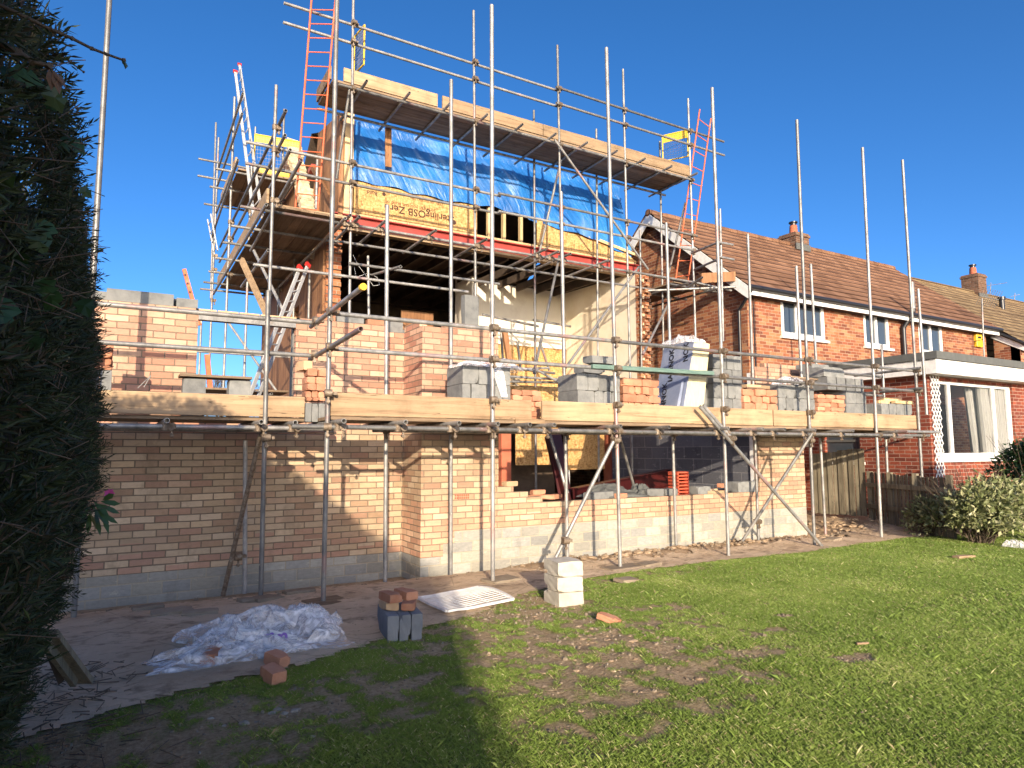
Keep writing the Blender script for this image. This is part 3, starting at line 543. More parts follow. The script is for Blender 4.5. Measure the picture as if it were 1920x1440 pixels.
m=MB(); m.poly([(5.1,YH-.09,6.12),(6.95,YH-.09,5.80),(6.95,YH-.09,5.74),(5.4,YH-.09,6.0)],.02,(0,1,0)); m.build('batten',M['stud'],hs)
c0=at(728,240,Y=YH-.22); c1=at(728,313,Y=YH-.16); m=MB(); m.beam(c0,c1,.12,.03,up=(0,1,0)); tag(m.build('hanging_plank',M['dwood']),'reddish brown plank hanging in front of the blue tarpaulin under the top deck','plank')
# ================================================================== SCAFFOLDING
def coupler_mesh():
    m=MB(); m.tube((0,0,-.032),(0,0,.032),.032,10,hollow=False); m.tube((-.032,-.05,0),(.032,-.05,0),.032,10,hollow=False)
    m.beam((-.01,-.02,.0),(.075,-.02,0),.018,.018); m.beam((.06,-.045,0),(.06,.01,0),.026,.026); m.beam((0,-.05,-.02),(0,-.05,-.085),.016,.016); m.beam((0,-.05,-.06),(0,-.05,-.078),.03,.03)
    return m
_cm=coupler_mesh().build('coupler',M['coupler']); CM=_cm.data; bpy.data.objects.remove(_cm)
def couple(parent,p,rz=0,rx=0):
    o=bpy.data.objects.new('coupler',CM); C.objects.link(o); o.parent=parent; o.matrix_parent_inverse=wm(parent).inverted(); o.location=p; o.scale=(1.15,1.15,1.2); o.rotation_euler=(rx,0,rz+random.uniform(-.25,.25)); return o
def tube(parent,name,a,b,mat='galv',r=.0242,label=None,caps=None):
    m=MB(); m.tube(a,b,r); o=m.build(name,M[mat],parent)
    if label:o['label']=label
    return o
# ---- lower front scaffold
ls=empty('scaffold',(3,YS,-.17),'lower front run of galvanised scaffold with one boarded lift along the new brick walls','scaffold')
SP=[((632,0),(606,1130)),((922,10),(924,1100)),((1137,90),(1163,1066)),((1335,165),(1366,1045)),((1494,225),(1527,1020)),((1617,277),(1653,1010)),((1692,300),(1729,900))]
stdX=[]
for i,(t,b) in enumerate(SP):
    T=at(*t,Y=YS); B=at(*b,Y=YS)
    if i==6: B=T+(B-T)*((T.z+.17)/(T.z-B.z))
    if i==0: T=B+(T-B)*1.08
    B.z=-.165; stdX.append((T,B)); tube(ls,'standard',B,T)
def sx(i,z): T,B=stdX[i]; k=(z-B.z)/(T.z-B.z); return B.x+(T.x-B.x)*k
a=at(1716,543,Y=YS); tube(ls,'standard',Vector((a.x+.02,YS-.05,1.9)),Vector((a.x,YS-.05,a.z)))
for (t,b) in (((726,385),(722,1092)),((846,150),(845,1085)),((1052,360),(1064,1045)),((1249,418),(1268,1033)),((1402,439),(1422,1010)),((1520,495),(1548,1005)),((1653,646),(1668,985))):
    T=at(*t,Y=YI); B=at(*b,Y=YI); B.z=-.2; tube(ls,'standard',B,T)
    for z in(1.53,):
        k=(z-B.z)/(T.z-B.z); couple(ls,B+(T-B)*k)
a=at(1493,499,Y=-1.2); tube(ls,'standard',Vector((a.x+.0,-1.2,1.66)),a)
# left recessed bay standards
LB=[(at(503,545,Y=YL),at(489,1117,Y=YL)),(at(205,0,Y=YL),at(138,1162,Y=YL))]
for T,B in LB: 
    B=B.copy(); B.z=-.16
    if T.z>5: T=B+(T-B)*1.1
    tube(ls,'standard',B,T)
T=at(191,248,Y=YL+.05); B=at(160,700,Y=YL+.05); tube(ls,'standard',B,T)
T=at(460,826,Y=-.42); B=at(459,1115,Y=-.42); B.z=-.24; tube(ls,'standard',B,T)
tube(ls,'brace',at(418,1117,Y=-.62),at(492,800,Y=-1.06),mat='coupler',label='dark old scaffold brace leaning against the post in the shaded bay')
couple(ls,at(445,1043,Y=-.6)); couple(ls,at(497,821,Y=YL))
# ledgers and guard rails
def rail(name,u0,v0,u1,v1,Y,mat='galv'): return tube(ls,name,at(u0,v0,Y=Y),at(u1,v1,Y=Y),mat)
ZL=1.53
xa=sx(0,ZL)-.55
tube(ls,'ledger',(xa+.2,YS-.055,ZL),(sx(3,ZL)-.3,YS-.055,ZL-.01)); tube(ls,'ledger',(sx(3,ZL)-.32,YS-.055,ZL-.01),(sx(6,ZL)+.2,YS-.055,ZL)); tube(ls,'ledger',(-6.4,YL-.055,ZL),(-1.25,YL-.055,ZL))
tube(ls,'ledger',(-.7,YI-.05,ZL),(4.2,YI-.05,ZL)); tube(ls,'ledger',(4.1,YI-.05,ZL),(10.2,YI-.05,ZL)); tube(ls,'ledger',(-5,-.3,ZL),(-1.0,-.3,ZL))
tube(ls,'ledger',(sx(6,ZL)-.9,YS-.1,ZL+.06),(sx(6,ZL)+.45,YS-.1,ZL+.06))
Z1,Z2=2.32,2.68
for Z in(Z1,Z2):
    tube(ls,'guard_rail',(sx(0,Z)+.02,YS+.05,Z+(.0)),(sx(2,Z)+.1,YS+.05,Z)); tube(ls,'guard_rail',(sx(2,Z)+.1,YS+.05,Z),(sx(4,Z)+.2,YS+.05,Z)); tube(ls,'guard_rail',(sx(4,Z)+.2,YS+.05,Z),(sx(6,Z)+.12,YS+.05,Z))
    tube(ls,'guard_rail',(-4.8,YL+.05,Z-.02),(-1.47,YL+.05,Z-.01))
    tube(ls,'guard_rail',(-1.45,YL+.2,Z-.03),(-1.45,YS-1.05,Z+.02))
    for i in range(7): couple(ls,(sx(i,Z),YS,Z))
    couple(ls,(-1.45,YL,Z)); 
# end return rails on the right
    tube(ls,'guard_rail',(sx(6,Z)-.05,YS-.12,Z+.03),(sx(6,Z)+.1,-.5,Z+.03)); 
    tube(ls,'guard_rail',(sx(5,Z)+.1,-.9,Z-.02),(sx(5,Z)+1.6,-.9,Z-.02))
m=MB(); m.tube((-1.45,YS-1.052,Z2+.02),(-1.45,YS-1.10,Z2+.02),.031,14,hollow=False); m.build('end_cap',M['yellow'],ls)['label']='bright yellow plastic cap on the end of the rail'
for i in range(7): couple(ls,(sx(i,ZL),YS,ZL)); couple(ls,(sx(i,1.88),YS,1.86)) if i in(0,1,2,3,4) else None
# transoms with projecting ends
for u,v in ((645,790.5),(761,792.5),(861,794),(934,797),(994,799),(1040,799),(1164,802),(1255,803),(1366,804),(1431,804),(1472,805),(1529,807),(1600,808),(1700,811)):
    x=at(u,v,Y=YS-.28).x; tube(ls,'transom',(x,YS-.28,ZL+.05),(x-.02,YI+.12,ZL+.05)); couple(ls,(x,YS-.055,ZL),R(90))
for u,v in ((313,790),(490,794),(554,795)):
    x=at(u,v,Y=YL-.25).x; tube(ls,'transom',(x,YL-.25,ZL+.05),(x-.02,-.12,ZL+.05)); couple(ls,(x,YL-.055,ZL),R(90))
# braces
tube(ls,'brace',at(985,1020+60,Y=YS-.1) if 0 else at(1036,1058,Y=YS+.06),at(1150,828,Y=YS-.06)); couple(ls,at(1058,1013,Y=YS)); couple(ls,at(1150,826,Y=YS))
tube(ls,'brace',at(1312,762,Y=YS-.13),at(1541,1024,Y=YS-.13)); tube(ls,'brace',at(1318,760,Y=YS-.05),at(1372,822,Y=YS-.07)); couple(ls,at(1368,822,Y=YS-.1))
tube(ls,'brace',at(1392,1014,Y=-1.0),at(1523,812,Y=YS-.09)); couple(ls,at(1516,826,Y=YS)); couple(ls,at(1417,978,Y=-1.0))
tube(ls,'brace',at(1163,822,Y=-.4),at(1195,935,Y=.3)); tube(ls,'brace',at(1030,812,Y=-.3),at(1064,925,Y=-.5)); tube(ls,'brace',at(1085,1000,Y=-.62),at(1040,822,Y=-.9)) if 0 else None
# decks: five boards wide
def boards(parent,axis,u0,u1,w0,w1,z,th=.038,mat='board',segs=1,gap=.006,name='deck_board'):
    n=int(round((w1-w0)/.228)); bw=(w1-w0)/n
    for k in range(n):
        cuts=[u0]+sorted(u0+(u1-u0)*((s+1)/segs)+random.uniform(-.4,.4)*(segs>1) for s in range(segs-1))+[u1]
        for s in range(len(cuts)-1):
            m=MB(); a=w0+k*bw+gap/2; b=a+bw-gap; zz=z+random.uniform(0,.004); c0=cuts[s]+.003+random.uniform(0,.03)*(s==0); c1=cuts[s+1]-random.uniform(0,.03)*(s==len(cuts)-2)
            if axis=='X': m.box((c0,a,zz),(c1,b,zz+th))
            else: m.box((a,c0,zz),(b,c1,zz+th))
            m.build(name,M[mat],parent,bevel=.003)
boards(ls,'X',sx(0,1.6)+.02,sx(6,1.6)-.05,YS+.05,YI-.04,1.603,segs=4)
boards(ls,'X',-4.9,sx(0,1.6)+.0,YL+.04,-.28,1.603,segs=2)
def toe(parent,a,b,h=.225,th=.036,mat='toe',name='toe_board',dz=0,lab=None):
    a=Vector(a); b=Vector(b); m=MB(); m.poly([a,b,b+Vector((0,0,h+dz)),a+Vector((0,0,h))],th,(0,1,0)); o=m.build(name,M[mat],parent,bevel=.004)
    if lab:o['label']=lab
for u0,u1,Y,dz in ((150,571,YL+.0,0),(620,997,YS+.03,-.004),(1017,1449,YS+.03,.0),(1451,1722,YS+.03,.004)):
    a=at(u0,780,Y=Y).x; b=at(u1,780,Y=Y).x; z0=1.645; toe(ls,(a,Y,z0),(b,Y,z0),.235 if Y!=YL else .215,dz=dz)
m=MB(); m.box((.72,YS+.02,1.606),(1.12,YS+.26,1.66)); m.build('packing_timber',M['toe'],ls)
# scaffold board strapped along the guard rail (green painted)
m=MB(); m.beam(at(1110,687,Y=YS-.0),at(1337,700,Y=YS-.0),.05,.055); tag(m.build('painted_batten',M['green'],bevel=.004),'teal painted batten resting on the lower guard rail across the grey block stacks','batten')
# sole boards
for i,(w,d,rz,lab) in enumerate(((.36,.30,.2,'square brown sole board under the post beside the plastic sheet'),(.55,.26,.05,None))):
    if i==0: p=Vector((sx(0,0)+.03,YS,-.155))
    else: p=Vector((sx(2,0)+.05,YS-.0,-.15))
    m=MB(); m.obox(p,w,d,.045,rz,jit=.006); tag(m.build('sole_board',M['slate' if i else 'board'],bevel=.004),lab or 'pale stone slab under the post behind the stacked pale blocks','board')
# ---- upper rear scaffold
YO=2.15; YN=3.06
us_=empty('scaffold',(3,YO,-.17),'tall rear scaffold with a boarded top lift in front of the blue tarpaulin','scaffold')
TP=[((663,-40),(655,600)),((888,20),(892,640)),((1045,85),(1054,560)),((1168,130),(1180,640)),((1290,185),(1303,600))]
ux=[]
for t,b in TP:
    T=at(*t,Y=YO);B=at(*b,Y=YO); B=T+(B-T)*((T.z+.2)/(T.z-B.z)); ux.append((T,B)); tube(us_,'standard',B,T)
    for z in (4.94,5.66,6.0,7.27,8.09,8.42): couple(us_,B+(T-B)*((z-B.z)/(T.z-B.z)))
def uxx(i,z): T,B=ux[i]; return (B+(T-B)*((z-B.z)/(T.z-B.z))).x
for (t,b) in (((1001,207),(1005,930)),((1118,242),(1121,640)),((1237,265),(1243,600)),((690,480),(693,700))):
    T=at(*t,Y=YN);B=at(*b,Y=YN); B=T+(B-T)*((T.z+.2)/(T.z-B.z)) if t[0]!=690 else B; tube(us_,'standard',B,T)
x0=uxx(0,7)-.35; x1=uxx(4,7)
tube(us_,'ledger',(x0+.1,YO-.05,7.26),(3.2,YO-.05,7.26)); tube(us_,'ledger',(3.1,YO-.06,7.26),(x1+.05,YO-.06,7.26)); tube(us_,'ledger',(x0,YN,7.26),(x1+.1,YN,7.26))
for z in(8.09,8.42):
    tube(us_,'guard_rail',(at(532,45,Y=YO).x,YO+.05,z+.01),(4.0,YO+.05,z)); tube(us_,'guard_rail',(3.9,YO-.05,z),(x1+1.05,YO-.05,z-.02))
for z in(5.66,6.0): 
    tube(us_,'guard_rail',(-1.75,YO+.05,z),(2.7,YO+.05,z)); tube(us_,'guard_rail',(2.6,YO-.05,z),(x1+.1,YO-.05,z))
tube(us_,'ledger',(-1.6,YO-.05,4.94),(3.4,YO-.05,4.94)); tube(us_,'ledger',(3.3,YO-.05,4.94),(x1+.2,YO-.05,4.94)); tube(us_,'ledger',(-.1,YN,4.94),(x1+.1,YN,4.94))
tube(us_,'ledger',(uxx(0,7),YO-.05,4.30),(at(934,532,Y=YO).x,YO-.05,4.30)); tube(us_,'ledger',(-1.6,YO-.05,4.08),(at(875,548,Y=YO).x,YO-.05,4.08))
for k in range(11):
    x=x0+.5+k*(x1-x0-.6)/10; tube(us_,'transom',(x,YO-.3,7.31),(x,YN+.35,7.31))
for u,v in ((655,412),(672,412),(720,421),(815,435),(910,452),(1020,473),(1044,476),(1067,480),(1138,492)):
    x=at(u,v,Y=YO-.3).x; tube(us_,'transom',(x,YO-.35,4.99),(x,YN+.25,4.99)); couple(us_,(x,YO-.05,4.94),R(90))
tube(us_,'transom',at(751,500,Y=YO-.5) ,(at(751,500,Y=YO-.5).x,YN,4.42)); 
boards(us_,'X',x0,x1+.02,YO+.02,YN+.02,7.335,segs=3)
for u0,v0,u1,v1,lab in ((645,131,821,176,None),(830,179,1018,232,None),(1019,233,1296,309,'newer pinkish toe board at the right end of the top lift')):
    a=at(u0,v0,Y=YO); b=at(u1,v1,Y=YO); toe(us_,(a.x,YO+.0,7.375),(b.x,YO+.0,7.375),.235,lab=lab,mat='toe')
m=MB(); m.box((x0-.02,YO+.05,7.375),(x0+.015,YN,7.6)); m.build('toe_board',M['board'],us_)
for a,b in ((at(1040,262,Y=YO-.1),at(1215,505,Y=YO-.1)),(at(657,158,Y=YO+.1),at(631,335,Y=YO+.6)),(at(1052,300,Y=2.3),at(1010,480,Y=2.9)),(at(1049,480,Y=YO+.1),at(1001,700,Y=1.2)),(at(1198,500,Y=YO+.1),at(1060,690,Y=1.6)),(at(1285,380,Y=YO+.2),at(1252,520,Y=2.9)),(at(1258,560,Y=YN),at(1205,665,Y=1.0))):
    tube(us_,'brace',a,b)
# side lift between the houses
sd_=empty('scaffold',(7.8,2.2,4.9),'short boarded scaffold lift in the gap beside the neighbouring gable','scaffold')
boards(sd_,'Y',YO+.3,5.0,7.25,8.2,4.98,mat='boardY')
for y in(YO+.3,3.4,4.6): tube(sd_,'transom',(7.1,y,4.93),(8.55,y,4.93))
for x in(7.25,8.2): tube(sd_,'ledger',(x,YO-.1,4.88),(x,5.1,4.88))
a=at(1318,522,Y=2.6); b=at(1378,512,Y=2.2); m=MB(); m.poly([at(1316,512,Y=2.3),at(1316,531,Y=2.3),at(1379,527,Y=1.9),at(1379,509,Y=1.9)],.03,(0,1,0)); m.build('toe_board',M['dwood'],sd_)
for a,b in (((1190,417),(1378,459)),((1190,450),(1375,487))): pass
for u0,v0,u1,v1,Y0,Y1 in ((1297,475,1345,455,2.1,1.2),(1303,505,1345,487,2.1,1.2),(1345,454,1374,459,1.25,1.25),(1347,481,1376,487,1.25,1.25),(1200,512,1305,534,2.2,2.2),(1215,545,1380,538,2.4,1.4),(1280,545,1317,520,2.2,1.5),(1344,395,1352,680,1.3,1.3),(1305,530,1372,545,2.0,1.5)):
    tube(sd_,'guard_rail',at(u0,v0,Y=Y0),at(u1,v1,Y=Y1))
for u0,v0,u1,v1,Y0,Y1 in ((1350,392,1356,640,1.3,1.3),(1200,432,1203,700,3.0,3.0)): tube(sd_,'standard',at(u0,v0,Y=Y0),at(u1,v1,Y=Y1))
# ---- left side scaffold running back along the gable
lf=empty('scaffold',(-.9,5,-.2),'left side scaffold tower with two boarded lifts running back beside the brown gable','scaffold')
XO=-1.46; XN=-.34
sy=[2.1,3.9,5.9,7.8]
for (t,b,X) in (((518,160),(509,700),XO),((440,182),(433,700),XO),((410,258),(404,700),XO),((479,238),(478,400),XN),((533,205),(530,600),XN),((472,307),(465,704),-1.2),((554,460),(553,600),XN-.1),((581,505),(578,602),XN),((378,590),(376,705),XO-.2),((595,300),(588,420),XN)):
    T=at(*t,X=X);B=at(*b,X=X); T.x=X; o=tube(lf,'standard',Vector((X,T.y,max(-.2,B.z-1) if b[1]>=690 else B.z)),T)
    if b[1]>=600:
        for z in(4.9,5.66,6.0):
            if z<T.z-.05: couple(lf,(X,T.y,z),R(90))
boards(lf,'Y',2.0,8.0,XO+.06,XN+.05,4.99,mat='boardY',segs=2)
boards(lf,'Y',5.7,8.0,XO+.06,XN+.05,6.95,mat='boardY')
for x in(XO-.05,XN): tube(lf,'ledger',(x,1.7,4.89),(x,8.2,4.89)); tube(lf,'ledger',(x,5.4,6.85),(x,8.3,6.85))
for y in(2.1,3.1,4.1,5.2,6.3,7.3,8.0): tube(lf,'transom',(XO-.35,y,4.94),(XN+.25,y,4.94))
for y in(5.75,6.8,7.95): tube(lf,'transom',(XO-.35,y,6.9),(XN+.25,y,6.9))
for z in(5.66,6.02): tube(lf,'guard_rail',(XO+.05,1.0,z+.02),(XO+.05,8.2,z)) 
for z in(7.6,8.0): tube(lf,'guard_rail',(XO-.05,4.6,z),(XO-.05,8.3,z-.1))
for z in(7.55,7.95): tube(lf,'guard_rail',(XO-.5,8.0,z),(XN+.3,8.0,z))
for z in(4.3,): tube(lf,'guard_rail',(XO+.05,2.0,z),(XO+.05,4.6,z))
m=MB(); m.box((XO+.0,2.0,5.03),(XO+.036,8.0,5.255)); m.build('toe_board',M['toe'],lf)
m=MB(); m.box((XO+.0,5.7,6.99),(XO+.036,8.0,7.2)); m.build('toe_board',M['toe'],lf)
m=MB(); m.box((XO+.0,YO-.03,5.03),(-.1,YO+.0,5.08)); m.build('deck_board',M['toe'],lf)
for a,b,X0,X1 in (((700/3.6+350,1010/3.6),(440,478),XO+.1,XO+.1),((405,230/1.0),(395,560),XO,XO),((476,470),(530,580),XO,XO+.3),((565,300),(470,470),-1.3,-1.4),((446,300),(395,450),XO-.05,XO-.05),((425,600),(520,735),XO,-.6)):
    tube(lf,'brace',at(*a,X=X0),at(*b,X=X1))
m=MB(); m.beam(at(453,487,X=XO-.1),at(500,590,X=XO+.2),.05,.1); m.build('bracing_board',M['toe'],lf)
# lower boarded lift seen through the window opening
boards(lf,'X',-3.6,-.4,5.0,6.1,2.42,segs=1); 
for x in(-3.4,-2.0,-.8): tube(lf,'transom',(x,4.7,2.36),(x,6.4,2.36))
tube(lf,'ledger',(-3.8,4.9,2.32),(-.3,4.9,2.32)); tube(lf,'guard_rail',(-3.8,4.9,3.1),(-.3,4.9,3.1)); tube(lf,'guard_rail',(-3.6,4.9,1.3),(-.5,4.9,1.3)); tube(lf,'guard_rail',(-3.6,4.9,1.55),(-.5,4.9,1.5))
# ---- ladders
def ladder(name,label,a0,a1,b0,b1,n,mat,caps=None,r=.016,flat_=False):
    root=empty(name,tuple(a1),label,'ladder')
    for p,q in((a0,a1),(b0,b1)):
        m=MB(); (m.beam(p,q,.022,.055,up=(b0-a0)) if flat_ else m.tube(p,q,r,10,hollow=False)); st=m.build('stile',M[mat],root)
        if caps: m=MB(); d=(p-q).normalized(); m.beam(p-d*.06,p+d*.01,.045,.09,up=(b0-a0)); m.build('end_cap',M[caps],st)
    for k in range(n):
        t=(k+.6)/n; m=MB(); m.tube(a0.lerp(a1,t),b0.lerp(b1,t),.010,8,hollow=False); m.build('rung',M[mat],root)
    return root
ladder('ladder','orange steel ladder rising past the left end of the top deck',at(588,-50,Y=YO-.1),at(553,400,Y=YO+.3),at(633,-50,Y=YO-.1),at(595,405,Y=YO+.3),17,'orange')
ladder('ladder','orange steel ladder at the right end of the top deck before the tiled roof',at(1312,205,Y=YO-.2),at(1266,531,Y=YO+.4),at(1333,222,Y=YO-.2),at(1290,527,Y=YO+.4),11,'orange')
ladder('ladder','aluminium ladder with red end caps leaning on the left scaffold tower against the sky',at(441,133,X=XO+.1),at(478,425,X=XO+.2),at(449,120,X=XO+.35),at(492,410,X=XO+.4),14,'alu','redcap',flat_=True)
ladder('ladder','pale aluminium ladder leaning inside the left window opening up to the side lift',at(563,500,X=-.9),at(468,742,X=-1.7),at(578,495,X=-.75),at(484,744,X=-1.55),12,'alu','redcap',flat_=True)
ladder('ladder','short aluminium ladder sticking up beyond the far left lift',at(389,412,X=XO-.25),at(402,478,X=XO-.1),at(395,402,X=XO-.25),at(408,470,X=XO-.1),4,'alu',flat_=True)
# ---- yellow ladder gates
def gate(label,p,wx,wy,h,panels):
    root=empty('safety_gate',tuple(p),label,'gate'); d=Vector((wx,wy,0)); m=MB()
    a=Vector(p);b=a+d; u=Vector((0,0,h))
    for q,s in((a,a+u),(b,b+u),(a+u,b+u),(a,b)): m.tube(q,s,.016,8,hollow=False)
    m.build('frame',M['yellow'],root); m=MB(); n=16
    for k in range(1,n): m.beam(a+d*(k/n),a+d*(k/n)+u,.004,.004)
    for k in range(1,10): m.beam(a+u*(k/10),b+u*(k/10),.004,.004)
    m.build('mesh',M['galv'],root)
    for z0,z1 in panels:
        m=MB(); m.poly([a+u*z0,b+u*z0,b+u*z1,a+u*z1],.006,(0,1,0)); m.build('panel',M['yellow'],root)
gate('yellow framed mesh gate with bright panels on the far left lift',at(476,322,Y=6.6),.95,-.1,.85,((.0,.16),(.80,1.0)))
gate('narrow cream and yellow mesh gate at the left end of the top deck',at(664,140,Y=YO+.7),.05,-.4,.72,())
gate('small yellow topped gate at the right end of the top deck',at(1243,303,Y=YO+.7),.3,-.5,.62,((.72,1.0),))
# orange hoist arm beyond the left wall
hm=empty('hoist_arm',tuple(at(372,600,Y=6)),'orange perforated hoist arm poking up behind the left brick wall','hoist arm')
m=MB(); m.beam(at(374,610,Y=6.0),at(345,505,Y=6.0),.07,.09,up=(0,1,0)); m.build('mast',M['orange'],hm)
m=MB(); 
for k in range(6): c=at(347+4.5*k,515+16*k,Y=5.94); m.obox(c,.03,.02,.03)
m.build('hole',M['black'],hm)
m=MB(); m.beam(at(388,665,Y=6.2),at(397,760,Y=6.2),.09,.12,up=(0,1,0)); m.build('lower_mast',M['orange'],hm)
# ================================================================== NEIGHBOURING HOUSES
YN1=1.85; XW=8.85; EZ=4.93; RY=4.75; RZ=7.56; sl=math.atan2(RZ-EZ,RY-1.6)
nh=empty('neighbour_house',(13,YN1,-.3),'orange brick neighbouring house with brown tiled roof, white windows and white fascia','house')
W=[(at(1463,560,Y=YN1),at(1548,641,Y=YN1)),(at(1618,585,Y=YN1),at(1669,653,Y=YN1)),(at(1721,600,Y=YN1),at(1769,660,Y=YN1))]
XE=19.35
ho=[(a.x,b.x,3.93,4.86) for a,b in W]
m=MB(); holes_wall(m,'X',YN1,.25,XW,XE,-.3,4.95,ho); m.build('rear_wall',M['nbrick'],nh)
m=MB(); m.poly([(XW+.001,YN1+.252,-.3),(XW+.001,YN1+.252,4.95),(XW,RY,RZ-.15),(XW,2*RY-YN1,4.95),(XW,2*RY-YN1,-.3)],.22,(1,0,0)); m.build('gable_wall',M['nbrick'],nh)
m=MB(); m.poly([(XE,YN1+.25,-.3),(XE,YN1+.25,4.9),(XE,RY,RZ-.2),(XE,8,4.9),(XE,8,-.3)],-.2,(1,0,0)); m.build('end_wall',M['nbrick'],nh)
def window(parent,x0,x1,z0,z1,y,mull,openl=False):
    f=MB(); t=.105; y=y-.06; f.box((x0,y,z0),(x0+t,y+.06,z1)); f.box((x1-t,y,z0),(x1,y+.06,z1)); f.box((x0+t,y,z1-t),(x1-t,y+.06,z1)); f.box((x0+t,y,z0),(x1-t,y+.06,z0+t))
    xs=[x0+t]
    for q in mull: xm=x0+(x1-x0)*q; f.box((xm-.045,y-.006,z0+t),(xm+.045,y+.055,z1-t)); xs+=[xm-.045,xm+.045]
    xs.append(x1-t); o=f.build('window',M['upvc'],parent)
    s=MB(); s.box((x0-.06,y-.09,z0-.06),(x1+.06,y+.05,z0-.002)); s.build('sill',M['upvc'],o)
    for k in range(0,len(xs),2):
        p=MB(); p.box((xs[k],y+.03,z0+t),(xs[k+1],y+.036,z1-t)); p.build('pane',M['glass'],o)
    return o
for i,(h,mu) in enumerate(zip(ho,([.36],[.5],[.5]))):
    o=window(nh,*h,YN1+.07,mu)
    p=MB(); xx=h[0]+(h[1]-h[0])*(.78 if i==0 else .3); p.box((xx-.12,YN1+.12,h[2]+.07),(xx+.1,YN1+.14,h[3]-.1)); p.build('curtain',M['curtain'],o)
def slope(mb,x0,x1,y0,z0,y1,z1,th=.06):
    n=Vector((0,-(z1-z0),(y1-y0))).normalized(); mb.poly([(x0,y0,z0),(x1,y0,z0),(x1,y1,z1),(x0,y1,z1)],-th,n)
def course_roof(mb,x0,x1,y0,z0,y1,z1,n,th=.03):
    """tile courses as real overlapping steps"""
    for k in range(n):
        a=k/n;b=(k+1)/n+.006; ya,za=y0+(y1-y0)*a,z0+(z1-z0)*a; yb,zb=y0+(y1-y0)*b,z0+(z1-z0)*b; s=.022; xx=random.uniform(-.015,.015)
        mb.add([(x0,ya,za+s),(x1,ya,za+s),(x1,yb,zb),(x0,yb,zb),(x0,ya,za-.01),(x1,ya,za-.01)],[(0,1,2,3),(4,5,1,0)])
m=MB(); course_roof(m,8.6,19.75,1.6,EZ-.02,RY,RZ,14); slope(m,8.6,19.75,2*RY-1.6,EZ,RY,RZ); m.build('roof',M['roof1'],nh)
m=MB(); r=random.Random(2)
for k in range(37): m.tube((8.58+k*.302,RY,RZ-.03+r.uniform(-.008,.008)),(8.87+k*.302,RY,RZ-.03+r.uniform(-.008,.008)),.10,10,hollow=False)
m.build('ridge_tiles',M['roof1'],nh)
m=MB(); m.poly([(8.58,1.52,EZ-.10),(8.58,RY,RZ-.03),(8.58,RY,RZ-.30),(8.58,1.85,EZ-.12),(8.58,1.6,EZ-.32),(8.58,1.52,EZ-.30)],.025,(1,0,0)); m.poly([(8.58,2*RY-1.5,EZ-.1),(8.58,RY+.0,RZ-.03),(8.58,RY+.0,RZ-.30),(8.58,2*RY-1.85,EZ-.2)],.026,(1,0,0)); m.build('bargeboard',M['upvc'],nh)
m=MB(); m.box((8.62,1.62,EZ-.22),(19.7,1.64,EZ-.07)); m.build('fascia',M['upvc'],nh); m=MB(); m.box((8.85,1.64,EZ-.20),(19.7,1.85,EZ-.18)); m.build('soffit',M['dark'],nh)
m=MB(); m.tube((8.6,1.56,EZ-.06),(19.7,1.56,EZ-.06),.055,10,hollow=False); m.build('gutter',M['black'],nh)
m=MB(); m.tube((8.72,1.6,EZ-.12),(8.78,2.02,EZ-.5),.035,8,hollow=False); m.tube((8.78,2.02,EZ-.5),(8.78,2.05,.2),.035,8,hollow=False); m.build('downpipe',M['black'],nh)
m=MB(); a=at(1694,610,Y=YN1-.1); b=at(1716,585,Y=YN1-.35)
m.tube((a.x,YN1-.09,2.7),(a.x,YN1-.09,a.z-.05),.06,10,hollow=False); m.tube((a.x,YN1-.09,a.z-.08),(b.x,YN1-.3,b.z+.03),.06,10,hollow=False); m.tube((b.x,YN1-.3,b.z+.0),(b.x,YN1-.3,b.z+.42),.055,10,hollow=False); m.build('soil_pipe',M['black'],nh)
m=MB(); m.tube((b.x-.0,YN1-.3,b.z+.10),(b.x,YN1-.3,b.z+.82),.062,10,hollow=False); m.build('vent_pipe',M['galv'],nh)
a=at(1404,560,Y=YN1); m=MB(); m.box((9.03,YN1-.02,2.6),(9.05,YN1-.002,4.75)); m.build('cable',M['black'],nh)
def chimney(x,zb,zt,w=.62):
    m=MB(); m.box((x-w/2,RY-.3,zb),(x+w/2,RY+.3,zt)); o=m.build('chimney',M['obrick'],nh)
    m=MB(); m.box((x-w/2-.03,RY-.33,zt-.13),(x+w/2+.03,RY+.33,zt-.05)); m.build('cornice',M['obrick'],o)
    m=MB(); m.tube((x,RY,zt),(x,RY,zt+.30),.13,12,hollow=True,r2=.11); m.build('pot',M['terrapot'],o)
    m=MB(); m.tube((x,RY,zt+.30),(x,RY,zt+.38),.09,10,hollow=False); m.tube((x,RY,zt+.38),(x,RY,zt+.42),.13,10,hollow=False); m.build('cowl',M['black'],o)
    m=MB(); m.box((x-w/2-.02,RY-.33,zb+.12),(x+w/2+.02,RY-.301,zb+.32)); m.build('flashing',M['grey'],o)
cx=at(1488,440,Y=RY).x; chimney(cx,7.2,7.88)
